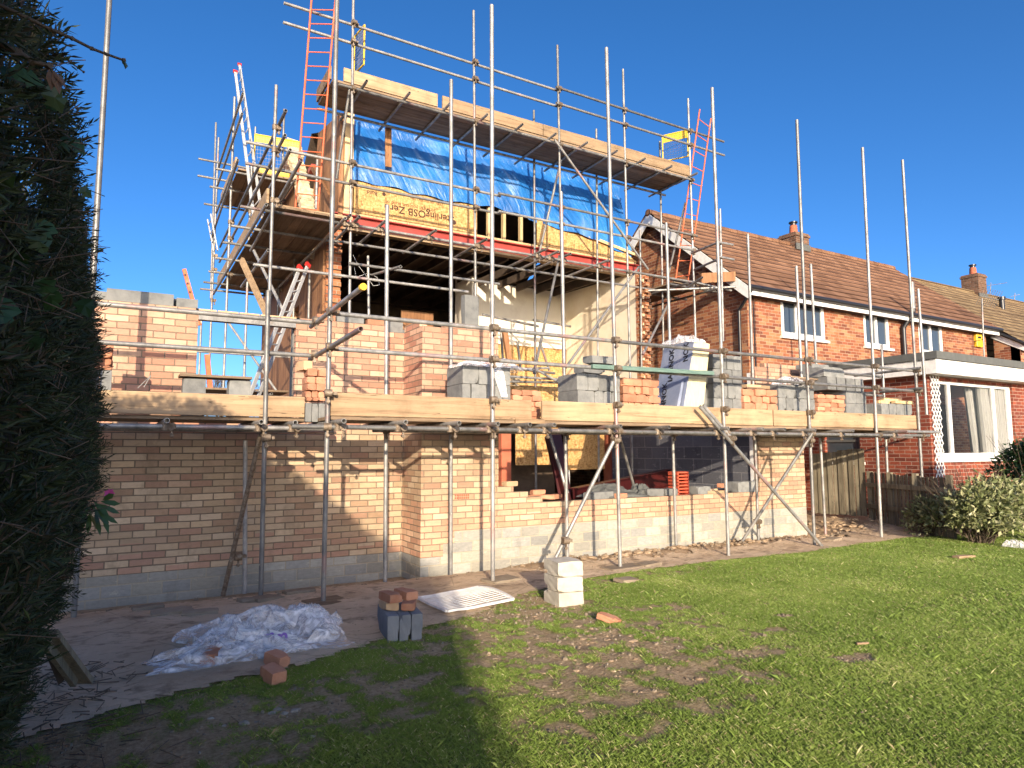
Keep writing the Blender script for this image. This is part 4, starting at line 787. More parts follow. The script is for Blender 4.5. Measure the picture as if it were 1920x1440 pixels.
# yellow alarm box and aerial mast on the wall
a=at(1833,640,Y=YN1-.01); m=MB(); m.box((a.x-.2,YN1-.09,a.z-.18),(a.x+.12,YN1-.001,a.z+.22)); al=tag(m.build('alarm_box',M['yellow'],bevel=.01),'yellow alarm box on the orange brick wall near its right end','alarm box')
m=MB(); m.beam((a.x-.14,YN1-.095,a.z+.1),(a.x+.04,YN1-.095,a.z+.1),.01,.06); m.build('bell_grille',M['black'],al)
ar=empty('aerial',(18.6,YN1-.3,3.8),'tall aerial mast with a bent television aerial by the far end of the white fascia','aerial')
p0=at(1845,670,Y=YN1-.35); p1=at(1841,560,Y=YN1-.35); m=MB(); m.tube(p0,p1,.022,8,hollow=False); m.build('mast',M['galv'],ar)
m=MB(); q0=at(1838,555,Y=YN1-.35); q1=at(1872,562,Y=YN1-.35); m.tube(q0,q1,.012,6,hollow=False)
for k in range(9): c=q0.lerp(q1,k/8); m.tube(c+Vector((-.05,-.15,.22)),c+Vector((.05,.15,-.22)),.007,5,hollow=False)
m.build('antenna',M['galv'],ar); m=MB(); m.tube(at(1826,640,Y=YN1),at(1846,636,Y=YN1-.35),.012,6,hollow=False); m.build('bracket',M['galv'],ar)
# second house beyond, stepping forward
n2=empty('neighbour_house',(24,1,-.3),'farther brick house with tan tiled roof stepping forward at the far right','house')
X2=19.78
m=MB(); holes_wall(m,'X',1.15,.25,X2,34,-.3,4.35,[(24,25.5,2.9,4.1)]); m.build('rear_wall',M['nbrick'],n2); window(n2,24,25.5,2.9,4.1,1.22,[.5])
m=MB(); m.poly([(X2-.0,1.16,-.3),(X2,1.16,4.35),(X2,1.84,4.9),(X2,1.84,-.3)],.2,(1,0,0)); m.build('side_wall',M['nbrick'],n2)
z0=EZ-.55; k=(RZ-EZ)/(RY-1.6); y0=.98
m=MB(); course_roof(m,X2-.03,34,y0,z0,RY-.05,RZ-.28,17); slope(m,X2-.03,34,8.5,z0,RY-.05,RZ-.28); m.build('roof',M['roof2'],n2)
m=MB(); m.tube((X2-.2,RY-.05,RZ-.30),(34,RY-.05,RZ-.30),.10,10,hollow=False); m.build('ridge_tiles',M['roof2'],n2)
m=MB(); m.box((X2,y0+.02,z0-.2),(34,y0+.04,z0-.04)); m.build('fascia',M['upvc'],n2); m=MB(); m.tube((X2-.05,y0-.05,z0-.04),(34,y0-.05,z0-.04),.055,10,hollow=False); m.tube((X2-.06,y0,z0-.02),(X2-.06,1.8,EZ-.05),.05,8,hollow=False); m.build('gutter',M['black'],n2)
m=MB(); m.poly([(X2-.02,y0,z0-.1),(X2-.02,1.9,EZ-.0),(X2-.02,1.9,EZ-.25),(X2-.02,y0,z0-.25)],.02,(1,0,0)); m.build('bargeboard',M['upvc'],n2)
cx=at(1828,525,Y=RY-.05).x
_nh=nh; nh=n2; chimney(cx,6.9,8.0,.62); nh=_nh
vx=at(1879,575,Y=3.6); m=MB(); m.tube((vx.x,3.6,vx.z-.5),(vx.x,3.6,vx.z+.25),.09,10,hollow=False); m.tube((vx.x,3.6,vx.z+.25),(vx.x,3.6,vx.z+.36),.13,10,hollow=False); m.build('roof_vent',M['black'],n2)
for u0,v0,u1,v1 in ((1850,536,1888,530),(1895,556,1912,552)):
    m=MB(); m.tube(at(u0,v0,Y=RY),at(u1,v1,Y=RY),.012,6,hollow=False); m.tube(at(u0+6,v0+24,Y=RY),at(u0+8,v0-6,Y=RY),.014,6,hollow=False); tag(m.build('aerial',M['galv']),'thin aerial by the far chimney pointing right' if u0==1850 else 'thin aerial at the right edge of the picture above the tan roof','aerial')
# single storey flat roofed rear extension of the neighbour
xe=10.25; ye=-1.2; n3=empty('neighbour_extension',(12,ye,-.3),'dark red brick flat roofed garden room with a large white window and white fascia','extension')
wz0=at(1748,862,Y=ye).z; wz1=at(1760,713,Y=ye).z; wx0=at(1754,800,Y=ye).x; wx1=at(1903,800,Y=ye).x
m=MB(); holes_wall(m,'X',ye,.22,xe,17,-.3,wz1+.1,[(wx0,wx1,wz0,wz1)]); m.build('front_wall',M['ebrick'],n3)
sw=(at(1586,830,X=xe),at(1614,868,X=xe))
m=MB(); holes_wall(m,'Y',xe+.0015,.22,ye+.222,YN1,-.3,wz1+.1,[(min(sw[0].y,sw[1].y),max(sw[0].y,sw[1].y)+.5,sw[1].z+.03,2.0)]); m.build('side_wall',M['ebrick'],n3)
ys0=sw[1].y; m=MB(); m.box((xe+.08,ys0,sw[1].z+.03),(xe+.12,ys0+1.2,2.0)); o=m.build('side_window',M['glass'],n3); m=MB(); m.box((xe-.06,ys0-.1,sw[1].z-.04),(xe+.1,ys0+1.0,sw[1].z+.02)); m.build('sill',M['upvc'],o)
m=MB(); m.box((xe+.05,ys0,sw[1].z+.03),(xe+.1,ys0+.06,2.0)); m.box((xe+.05,ys0+.06,1.45),(xe+.1,ys0+1.2,1.5)); m.build('frame',M['grey'],o)
zt=wz1+.1
m=MB(); m.box((xe-.22,ye-.3,zt-.02),(17,YN1,zt+.25)); m.build('fascia',M['white'],n3)
m=MB(); m.box((xe-.26,ye-.34,zt+.255),(17,YN1-.0,zt+.40)); m.build('flat_roof',M['grey'],n3)
fw=MB(); t=.07; y=ye+.05
def pc(u): return at(u,790,Y=y).x
for (xa,xb) in ((wx0,wx0+.1),(pc(1783)-.04,pc(1783)+.05),(pc(1866)-.05,pc(1866)+.05),(wx1-.16,wx1)): fw.box((xa,y,wz0+.12),(xb,y+.06,wz1-.06))
fw.box((wx0,y+.001,wz0),(wx1,y+.06,wz0+.12)); fw.box((wx0,y+.001,wz1-.06),(wx1,y+.06,wz1)); wo=fw.build('window',M['upvc'],n3)
m=MB(); m.box((wx0-.05,ye-.06,wz0-.05),(wx1+.1,y,wz0-.002)); m.build('sill',M['upvc'],wo)
m=MB(); m.box((wx0+.1,y+.03,wz0+.12),(wx1-.1,y+.035,wz1-.06)); m.build('pane',M['clear'],wo)
V=[];F=[]
def drape(xa,xb,ta,tb,yy,name):
    mb=MB(); n=40; top=[];bot=[]
    for k in range(n+1):
        s=k/n; w=.05*math.sin(s*38); top.append((xa+(xb-xa)*s,yy+w,wz1-.05)); bot.append((ta+(tb-ta)*s,yy+w*1.3,wz0+.1))
    mb.add(top+bot,[(k,k+1,n+2+k,n+1+k) for k in range(n)],True); mb.build(name,M['curtain'],n3)
drape(wx0+.05,wx0+.12,wx0+.12,wx0+.42,y+.12,'curtain'); drape(pc(1838),pc(1866),pc(1846),pc(1866),y+.25,'curtain'); drape(pc(1868),wx1-.16,pc(1874),wx1-.16,y+.10,'curtain'); drape(pc(1846),pc(1862),pc(1850),pc(1866),y+.10,'curtain')
m=MB(); m.box((xe+.4,YN1-.15,-.2),(16.8,YN1-.05,2.5)); m.build('inner_wall',M['dark'],n3)
m=MB(); m.box((xe+1.1,YN1-.2,1.9),(xe+3.0,YN1-.16,2.1)); m.box((xe+1.1,YN1-.2,0),(xe+1.25,YN1-.16,1.9)); m.box((xe+1.9,YN1-.2,0),(xe+2.0,YN1-.16,1.9)); m.box((xe+2.6,YN1-.2,0),(xe+2.75,YN1-.16,1.9)); m.box((xe+1.25,YN1-.19,0),(xe+1.9,YN1-.17,1.9)); m.build('inner_door',M['white'],n3)
m=MB(); m.box((xe+.3,ye+.3,wz0-.1),(14,ye+.8,wz0-.02)); m.build('inner_shelf',M['grey'],n3)
# expanding white trellis on the corner
tr=MB(); a0=xe+.04; a1=wx0-.08 if wx0-.08>a0+.25 else a0+.3; n=5
for k in range(14):
    z=.75+k*.16
    for j in range(3):
        xa=a0+(a1-a0)*j/3; xb=a0+(a1-a0)*(j+1)/3
        tr.beam((xa,ye-.03,z),(xb,ye-.03,z+.16),.012,.018); tr.beam((xa,ye-.045,z+.16),(xb,ye-.045,z),.012,.018)
tag(tr.build('trellis',M['upvc']),'white diamond garden trellis on the dark red brick corner','trellis')
# ================================================================== FENCES
def picket(label,a,b,zb,zt0,zt1,n,rail=None,post=None,name='fence',gap=.012,lap=.0,th=.018):
    root=empty(name,tuple(a),label,'fence'); a=Vector(a);b=Vector(b); d=(b-a); L=d.length; d.normalize(); nrm=Vector((d.y,-d.x,0))
    if nrm.dot(CAM-a)<0: nrm=-nrm
    for k in range(n):
        s0=k/n; w=L/n-gap; h=zt0+(zt1-zt0)*(k+.5)/n+random.uniform(-.015,.015); o=a+d*(L*s0); m=MB(); off=nrm*(lap*(k%2)); tw=nrm*random.uniform(.0,.02)
        p=[o+off,o+d*w+off+tw,o+d*w+off+tw+Vector((0,0,h-a.z)),o+off+Vector((0,0,h-a.z))]; 
        for q in p[:2]: q.z=zb+random.uniform(-.02,.02)
        m.poly(p,th,nrm); m.build('board',M['fence'],root,bevel=.002)
    for z in(rail or []):
        m=MB(); m.beam(a+nrm*.05+Vector((0,0,z-a.z)),b+nrm*.05+Vector((0,0,z-a.z)),.04,.08); m.build('rail',M['fence'],root)
    for s in(post or []):
        q=a+d*L*s; m=MB(); m.box((q.x-.04,q.y-.04,-.2),(q.x+.04,q.y+.04,zt0+.02)); m.build('post',M['fence'],root)
picket('tall weathered vertical board fence right of the new brick pier',(9.1,.55,.05),(9.35,-.42,.05),.0,1.19,1.33,10,lap=.03,gap=-.004)
picket('low grey board fence with horizontal rails behind the variegated shrub',(9.3,-.5,-.1),(8.55,-2.35,-.1),-.15,.85,.82,20,rail=(.22,.62),post=(.02,.3,.62,1),gap=.02)
m=MB(); m.box((9.3,.7,1.35),(9.34,2.2,1.75)); tag(m.build('board_panel',M['creamback']),'pale panel behind the top of the tall board fence','panel')
# ================================================================== LOOSE BLOCKS AND BRICKS ON THE PLATFORM
_cache={}
def item(name,mat,sx_,sy_,sz_,p,rz=0,label=None,cat=None,group=None,rx=0,ry=0,jit=.004):
    key=(mat,round(sx_,3),round(sy_,3),round(sz_,3),random.randint(0,2))
    if key not in _cache:
        bm=bmesh.new(); bmesh.ops.create_cube(bm,size=1); bmesh.ops.subdivide_edges(bm,edges=bm.edges[:],cuts=3,use_grid_fill=True); sd_r=random.uniform(0,99)
        for v in bm.verts:
            e_=sum(1 for q in v.co if abs(q)>.49); p_=Vector((v.co.x*sx_,v.co.y*sy_,v.co.z*sz_)); nz_=noise.noise(p_*9+Vector((sd_r,0,0)))
            wear=(.0,.0,.35,1.0)[e_]*max(0,nz_-.18)*.05+(.0022 if e_==3 else .0006 if e_==2 else 0)
            v.co=p_-Vector((math.copysign(wear,p_.x) if abs(v.co.x)>.49 else 0,math.copysign(wear,p_.y) if abs(v.co.y)>.49 else 0,math.copysign(wear,p_.z) if abs(v.co.z)>.49 else 0))+Vector([random.uniform(-jit,jit)*.25]*3)
        me_=bpy.data.meshes.new(name); bm.to_mesh(me_); bm.free(); me_.materials.append(M[mat]); o=bpy.data.objects.new(name,me_); C.objects.link(o); _cache[key]=o
    else:
        o=_cache[key].copy(); C.objects.link(o); o.name=name
    o.location=p; o.rotation_euler=(rx,ry,rz)
    for k in('label','category','group'): 
        if k in o: del o[k]
    return tag(o,label,cat,group)
def stack(uL,uR,Y,cols,rows,h,mat,name,label,cat,group,depth=.44,z0=DECK,vt=None,dj=.012):
    """a pile standing on the platform; vt: height of its top read off at the front face"""
    xa=at(uL,750,Y=Y).x; xb=at(uR,750,Y=Y).x; hs_=[h]*rows; cols=list(cols) if isinstance(cols,(list,tuple)) else [cols]*rows
    if vt:
        zt_=at((uL+uR)/2,vt,Y=Y).z; rem=zt_-z0-h*rows
        if rem<-.01: hs_=[(zt_-z0)/rows]*rows
        elif rem>.03: k_=max(1,round(rem/h)); hs_=[rem/k_]*k_+hs_; cols=[cols[0]]*k_+cols
    z=z0
    for r,hh in enumerate(hs_):
        n=cols[min(r,len(cols)-1)]; w=(xb-xa)/n
        for c in range(n): item(name,mat,w-.005,depth,hh-.003,(xa+w*(c+.5)+random.uniform(-dj,dj)*.2,Y+depth/2+random.uniform(-dj,dj)*(2 if 'br' in mat else 1),z+hh*.5),random.uniform(-.015,.015)*(3 if 'br' in mat else 1),label,cat,group)
        z+=hh
    return xa,xb
Yf=-1.5
BL='concrete block'; 
stack(867,957,-1.42,[6,3],2,.215,'blockobj','building_block','smooth grey building block in the pile under clear polythene behind the second scaffold post',BL,'grey blocks piled under polythene',vt=687)
stack(961,1016,-1.40,[4,3,3],3,.068,'br','brick','loose orange brick in the small pile between the two pale toe boards','brick','orange bricks between the toe boards',depth=.21,z0=1.645,vt=731)
stack(1082,1163,-1.44,[5,4],2,.215,'blockobj','building_block','grey building block in the stack under the teal batten',BL,'grey blocks under the teal batten',vt=702)
item('building_block','blockobj',.40,.215,.10,Vector((at(1124,676,Y=-1.2).x,-1.2,at(1124,674,Y=-1.3).z)),0,'top grey block lying flat over the stack under the teal batten',BL)
item('building_block','blockobj',.36,.215,.10,Vector((at(1105,690,Y=-1.2).x,-1.2,at(1105,692,Y=-1.3).z)),.05,'second flat grey block behind the top one over the stack by the teal batten',BL)
stack(1168,1238,-1.45,[6,3,6,4],4,.108,'br','brick','bright orange brick in the stack left of the blue insulation boards','brick','orange bricks left of the insulation boards',depth=.22,vt=710)
stack(1338,1392,-1.42,[3,4,3,4],4,.215,'blockobj','building_block','grey block in the tall stack right of the insulation boards',BL,'tall grey block stack by the insulation',vt=666)
stack(1316,1337,-1.3,[2],2,.30,'blockobj','building_block','grey block set on end against the foot of the tall stack',BL,'grey blocks on end by the tall stack',depth=.2,vt=726)
stack(1394,1456,-1.46,[3,5,3,4],3,.105,'br','brick','orange brick in the low stack in front of the upper brick pier','brick','orange bricks before the upper pier',depth=.22,vt=730)
stack(1400,1452,-1.3,[4,3,4,2],4,.068,'bry','brick','paler brick at the back of the low stack before the upper pier','brick','pale bricks behind the low orange stack',depth=.2,vt=722)
stack(1459,1527,-1.44,[5,4],2,.215,'blockobj','building_block','grey block wrapped in clear polythene between two orange brick stacks',BL,'wrapped grey blocks between brick stacks',vt=722)
stack(1533,1584,-1.48,[4,2,3],3,.068,'br','brick','orange brick in the small stack right of the wrapped grey blocks','brick','orange bricks right of the wrapped blocks',depth=.22,vt=740)
xa,xb=stack(1586,1624,-1.46,[1,2,2],2,.215,'blockobj','building_block','grey block at the foot of the tall uneven stack near the platform end',BL,'tall uneven grey block stack',vt=733)
xa=at(1552,750,Y=-1.42).x; xb=at(1622,750,Y=-1.42).x
zq=at(1600,733,Y=-1.46).z; zq=max(zq,DECK+.3)
for k in range(4): item('building_block','blockobj',(xb-xa)/4-.03,.44,.215,Vector((xa+(xb-xa)*(k+.5)/4,-1.2,zq+.11)),0,'grey block standing with gaps in the third layer of the tall uneven stack',BL,'third layer of the uneven stack')
item('building_block','blockobj',.55,.44,.17,Vector((xa+.28,-1.15,zq+.22+.086)),0,'topmost grey block of the tall uneven stack at the right',BL)
item('building_block','blockobj',.50,.30,.08,Vector((xa+.3,-.95,zq+.39+.045)),0.05,'thin flat block lying on the topmost grey block at the right',BL)
for k in range(2): item('building_block','blockobj',.3,.40,.215,Vector((xa+.16+.3*k,-1.2,DECK+.11+.215*0)),0,'grey block hidden low behind the small orange stack',BL,'blocks behind the small orange stack')
for k in range(2): item('building_block','blockobj',.3,.40,.215,Vector((xa+.16+.3*k,-1.2,DECK+.11+.215)),0,'grey block hidden low behind the small orange stack',BL,'blocks behind the small orange stack')
stack(1652,1708,-1.45,[4],1,.215,'blockobj','building_block','grey block in the single row at the far right end of the platform',BL,'single row of grey blocks at the platform end',vt=757)
for k,(u0,u1,dz,dy) in enumerate(((1653,1690,.0,.1),(1672,1705,.0,-.02),(1668,1699,.06,.14))):
    x0_=at(u0,750,Y=-1.4).x; x1_=at(u1,750,Y=-1.4).x; m=MB(); zr=at(1680,757,Y=-1.45).z+.004; m.box((x0_,-1.45+dy,zr+dz),(x1_,-1.37+dy,zr+.055+dz)); tag(m.build('timber_offcut',M['stud'],bevel=.003),['short yellow timber at the back on the end row of blocks','yellow timber offcut lying in front on the end row of blocks','upper timber offcut on the end row of blocks'][k],'timber')
# left of the main post: bricks on grey blocks, in the gap between toe boards
stack(573,610,-1.17,[3],1,.20,'blockobj','building_block','grey block in the gap between the left toe boards',BL,'grey blocks in the left toe board gap',depth=.3,z0=1.60,vt=752)
xa,xb=stack(574,609,-1.16,[3,2,2],3,.075,'br','brick','orange brick stacked on grey blocks in the left toe board gap','brick','orange bricks in the left toe board gap',depth=.21,z0=at(592,752,Y=-1.17).z,vt=706)
for k in range(2): item('brick','br',.1,.21,.075,Vector((xa+.06+.11*k,-1.05,at(592,706,Y=-1.16).z+.045)),.1*k,'brick capping the small pile beside the main scaffold post','brick','capping bricks beside the main post',)
item('brick','bry',.1,.2,.1,Vector((xa-.0,-1.02,at(592,706,Y=-1.16).z+.12)),.2,'paler brick perched on top of the pile beside the main scaffold post','brick')
# far left pile, bench plank on blocks
stack(160,207,-.95,[2],1,.215,'blockobj','building_block','grey block low at the far left end of the platform beside the conifer',BL,'grey blocks at the far left end',depth=.3,z0=1.65,vt=693)
stack(160,207,-.93,[2,2,2],3,.075,'br','brick','orange brick on the grey blocks at the far left beside the conifer','brick','orange bricks at the far left',depth=.21,z0=at(185,693,Y=-.95).z,vt=641)
for u,lab in ((364,'left grey block holding up the bench plank'),(449,'right grey block holding up the bench plank')):
    p=at(u,722,Y=-.75); item('building_block','blockobj',.215,.2,at(400,708,Y=-.75).z-1.67,Vector((p.x,-.7,(at(400,708,Y=-.75).z+1.65)/2-.01)),0,lab,BL)
a=at(336,703,Y=-.75); b=at(470,709,Y=-.75); m=MB(); m.box((a.x,-.86,a.z-.02),(b.x,-.60,a.z+.005)); tag(m.build('bench_plank',M['board']),'thin plank laid across two grey blocks as a bench in the left bay','plank')
m=MB(); p=[at(258,728,Y=-1.0),at(283,704,Y=-1.0),at(270,726,Y=-1.0)]; m.tube(p[0],p[1],.004,6,hollow=False); m.tube(p[1],p[2],.004,6,hollow=False); tag(m.build('wire_hoop',M['galv']),'thin bent wire standing up behind the left toe board','wire')
p=at(881,590,Y=-.5); item('building_block','blockobj',.215,.1,.46,Vector((p.x,-.5,p.z+.02)),.1,'single grey block standing upright on the new front wall',BL,jit=.003)
# insulation boards
ins=empty('insulation_boards',tuple(at(1283,760,Y=-1.5)),'leaning pack of blue faced foam insulation boards printed with black capital letters','insulation')
b0=at(1277,760,Y=-1.5); b0.z=DECK+.01; b1=at(1315,760,Y=-1.5); t0=at(1303,637,Y=-1.5); t1=at(1331,645,Y=-1.5); dY=.62
def slab(a,b,c,d,y0,y1,mat,name,dz=0):
    m=MB(); f=[Vector((a.x,y0,a.z)),Vector((b.x,y0,a.z)),Vector((c.x,y0,c.z)),Vector((d.x,y0,d.z))]; g=[q+Vector((0,y1-y0,dz)) for q in f]; g[0].z=f[0].z; g[1].z=f[1].z
    m.add(f+g,[(0,1,2,3),(7,6,5,4),(0,4,5,1),(1,5,6,2),(2,6,7,3),(3,7,4,0)]); return m.build(name,M[mat],ins,bevel=.003)
slab(b0,b1,t1,t0,-1.5,-1.5+dY,'pir','foam_core',-.02)
off=Vector((-.012,0,0)); fa=slab(b0+off,b0+Vector((-.001,0,0)),t0+Vector((-.001,0,0)),t0+off,-1.5,-1.5+dY,'foil','foil_face',-.02)
slab(b0+Vector((-.09,0,0)),b0+Vector((-.03,0,0)),b0.lerp(t0,.52)+Vector((-.02,0,0)),b0.lerp(t0,.50)+Vector((-.06,0,0)),-1.44,-1.5+dY,'foil','lower_foil_face',-.0)
lean=math.atan2(t0.x-b0.x,t0.z-b0.z)
zx=Vector((math.sin(lean),0,math.cos(lean))); yy=Vector((0,1,0)); nn=zx.cross(yy); RM=Matrix((zx,yy,nn)).transposed()
for s,y,o_ in ((.70,-1.12,-.016),(.27,-1.18,-.10),(.86,-1.38,-.016)):
    text('printed_lettering','MANNOK' if s!=.86 else 'NOK',.13,M['ink'],fa,b0.lerp(t0,s)+Vector((o_,0,0))+Vector((0,y+1.5,0)),RM@Matrix.Rotation(R(8),3,'Z'),.0008,bold=.003)
def crumple(name,label,cx,cy,z,w,d,h,seed,mat='poly',n=46,parent=None,cat='plastic sheet',rot=0,fold=3.2):
    r=random.Random(seed); V=[];F=[]
    for j in range(n):
        for i in range(n):
            a=i/(n-1)*2-1; b=j/(n-1)*2-1; q=Vector((a*1.9+seed,b*1.9,seed*.7)); e=1+.25*noise.noise(Vector((math.atan2(b,a)*1.6,seed,0))); rr=max(abs(a),abs(b))
            w_=Vector((noise.noise(q*1.3),noise.noise(q*1.3+Vector((5,5,5))),0)); k=.5+.6*noise.noise(q*.9); k2=(1-abs(noise.noise((q+w_*.7)*fold*.22+Vector((3,1,2))))*2.2); k3=1-abs(noise.noise(Vector((q.x*1.0+q.y*.8,q.y*2.6-q.x*.9,seed))+w_*1.1))*2; env=max(0,1-rr**2.0)**.6
            x=a*w/2*e+.10*w*noise.noise(q*1.5+Vector((9,0,0))); y=b*d/2*e+.10*d*noise.noise(q*1.5+Vector((0,9,0)))
            zz=max(.003,h*(.50*k*env+.55*max(0,k2)**1.6*(.12+env)+.07*max(0,k3)**2*(.3+env)))
            X=cx+x*math.cos(rot)-y*math.sin(rot); Y=cy+x*math.sin(rot)+y*math.cos(rot); V.append((X,Y,z+zz))
    for j in range(n-1):
        for i in range(n-1): a=j*n+i; F.append((a,a+1,a+n+1,a+n))
    o=np_mesh(name,np.array(V),np.array(F),M[mat],parent,smooth=True)
    if not parent: tag(o,label,cat)
    return o
c=at(915,680,Y=-1.2); crumple('polythene_wrap','crumpled clear polythene over the grey blocks behind the second scaffold post',c.x,-1.22,at(912,689,Y=-1.42).z+.0,.9,.5,.16,3)
m=MB(); q=[at(930,668,Y=-1.44),at(945,700,Y=-1.44),at(952,745,Y=-1.44),at(940,745,Y=-1.44),at(925,700,Y=-1.44)]; m.poly(q,.002,(0,1,0)); tag(m.build('polythene_strip',M['poly']),'hanging strip of clear polythene on the front of the wrapped grey blocks','plastic sheet')
c=at(1480,720,Y=-1.3); crumple('polythene_wrap','torn clear polythene on the grey blocks between the orange brick stacks',c.x,-1.3,at(1490,722,Y=-1.44).z,.6,.4,.16,8)
c=at(1285,625,Y=-1.2); crumple('polythene_wrap','torn clear polythene flapping on top of the blue insulation boards',t0.x+.02,-1.2,t0.z-.04,.32,.6,.16,11)
m=MB(); m.poly([at(1455,716,Y=-1.2),at(1482,706,Y=-1.2),at(1535,712,Y=-1.25),at(1500,718,Y=-1.5)],.015,(0,0,1)); tag(m.build('ply_offcut',M['board']),'thin board lying askew above the wrapped grey blocks','board')
# ================================================================== THINGS ON THE GROUND
def gzp(x,y): return float(gz(x,y))
# three dark blocks with four bricks
p=at(725.6,1206,Z=-.15); u_=Vector((.955,-.05,0)).normalized(); 
base=Vector((-1.30,-3.18,0)); dark='dark grey block in the row of three beside the plastic sheet'
a=at(725.6,1206,Z=-.155); bR=at(793,1199,Z=-.155); bL=at(689,1180,Z=-.155)
w3=(bR-a).length/3; dp=(bL-a).length; ang=math.atan2((bR-a).y,(bR-a).x); ex_=(bR-a).normalized(); ey_=Vector((-ex_.y,ex_.x,0))
hB=at(725.6,1156,Y=a.y).z-a.z
for k in range(3): item('building_block','darkblock',w3-.003,dp,hB,a+ex_*w3*(k+.5)+ey_*dp/2+Vector((0,0,hB/2-.0)),ang,['left','middle','right'][k]+' dark grey block of three standing on the paving under the broken bricks',BL)
for k,(f,g_,rz,z,lab) in enumerate(((.2,.55,.1,0,'pale brick under another on the left of the three dark blocks'),(.23,.5,.25,1,'pink frogged brick on top of the left pair'),(.72,.35,-.3,0,'broken frogged brick low on the right of the dark blocks'),(.72,.62,.3,1,'pink brick on top of the right pair on the dark blocks'))):
    item('brick','br' if k else 'bry',.105,.215 if k!=2 else .16,.065,a+ex_*w3*3*f+ey_*dp*g_+Vector((0,0,hB+.033+.066*z)),ang+rz,lab,'brick',jit=.004)
# pale stack of three
a=at(1076,1142,Z=-.165); bR=at(1102,1140,Z=-.165); hB=.14; ang=math.atan2(-.14,.99)
A0=at(1051,1142,Z=-.165)
for k in range(3): item('pale_block','paleblock',.27,.30,.137,A0+Vector((.14,.15,.07+.14*k)),-.12+random.uniform(-.07,.07),['bottom pale concrete block of the three stacked on the grass edge','middle pale concrete block with a chipped corner in the stack of three','top pale concrete block of the three stacked on the grass edge'][k],BL,jit=.012)
# white slatted grille lying on the path
g=[at(784,1124,Z=-.13),at(897,1104,Z=-.13),at(962,1129,Z=-.13),at(838,1152,Z=-.13)]
gr_=empty('metal_grille',tuple(g[0]),'white slatted metal grille lying flat and slightly bowed on the path','grille')
def gp(s,t): 
    q=g[0].lerp(g[1],s).lerp(g[3].lerp(g[2],s),t); q.z=gzp(q.x,q.y)+.06+.03*math.sin(math.pi*t)*s; return q
m=MB()
for k in range(13):
    t=(k+.5)/13
    for j in range(8): m.beam(gp(j/8,t),gp((j+1)/8,t),.020,.006)
m.build('slats',M['white'],gr_)
m=MB(); 
for s,t,s2,t2 in ((0,0,1,0),(1,0,1,1),(1,1,0,1),(0,1,0,0)):
    for j in range(8): m.beam(gp(s+(s2-s)*j/8,t+(t2-t)*j/8),gp(s+(s2-s)*(j+1)/8,t+(t2-t)*(j+1)/8),.03,.02)
for s in(.33,.66):
    for j in range(8): m.beam(gp(s,j/8)-Vector((0,0,.008)),gp(s,(j+1)/8)-Vector((0,0,.008)),.015,.008)
m.build('frame',M['white'],gr_)
# plastic sheet pile with printed label
ps=empty('plastic_sheeting',(-2.2,-2.9,-.15),'large crumpled clear plastic packaging sheet with a white printed patch lying in the shade','plastic sheet')
crumple('sheet','',-2.15,-2.75,-.145,1.1,.9,.24,5,parent=ps,n=110,rot=-.1,fold=6); crumple('sheet','',-2.45,-3.12,-.145,1.0,.35,.12,14,parent=ps,n=60,rot=.08,fold=4); crumple('sheet','',-1.85,-2.6,-.145,.55,.5,.20,23,parent=ps,n=60,rot=-.5,fold=4)
m=MB(); q=[at(448,1178,Y=-2.95),at(500,1183,Y=-2.95),at(497,1203,Y=-3.05),at(440,1199,Y=-3.05)]; m.poly(q,.003,(0,1,0)); lb=m.build('label_patch',M['white'],ps)
m=MB(); q2=[at(505,1180,Y=-2.98),at(556,1192,Y=-2.98),at(566,1216,Y=-3.05),at(512,1212,Y=-3.05)]; m.poly(q2,.003,(0,1,0)); lb=m.build('label_patch',M['white'],ps)
text('printed_lettering','m',.13,M['purple'],lb,at(527,1194,Y=-3.02),Matrix.Rotation(R(-8),3,'Y')@Matrix.Rotation(R(85),3,'X'),.001,bold=.004); text('printed_lettering','m',.10,M['purple'],lb,at(505,1192,Y=-3.03),Matrix.Rotation(R(-8),3,'Y')@Matrix.Rotation(R(85),3,'X'),.001,bold=.003)
for u,v,lab,rz in ((512,1272,'half brick standing at the front edge of the plastic sheet',.3),(520,1245,'brick lying partly under the plastic sheet',.5),(395,1240,'dark red brick weighing down the middle of the plastic sheet',-.4)):
    q=at(u,v,Z=-.14); item('brick','br',.10,.16,.085,Vector((q.x,q.y,gzp(q.x,q.y)+.06)),rz,lab,'brick',rx=.12,jit=.008)
q=at(1142,1163,Z=-.14); item('brick','br',.10,.19,.05,Vector((q.x,q.y,gzp(q.x,q.y)+.045)),.6,'bright orange broken brick lying in the muddy grass',cat='brick',rx=.25,jit=.008)
q=at(1807,1042,Z=-.12); item('timber_offcut','toe',.30,.10,.03,Vector((q.x,q.y,gzp(q.x,q.y)+.04)),-.2,'short pale timber lying on the lawn near the shrub','timber')
q=at(1617,1203,Z=-.12); item('timber_offcut','toe',.10,.02,.015,Vector((q.x,q.y,gzp(q.x,q.y)+.035)),-.3,'thin pale splinter lying in the middle of the lawn','timber')
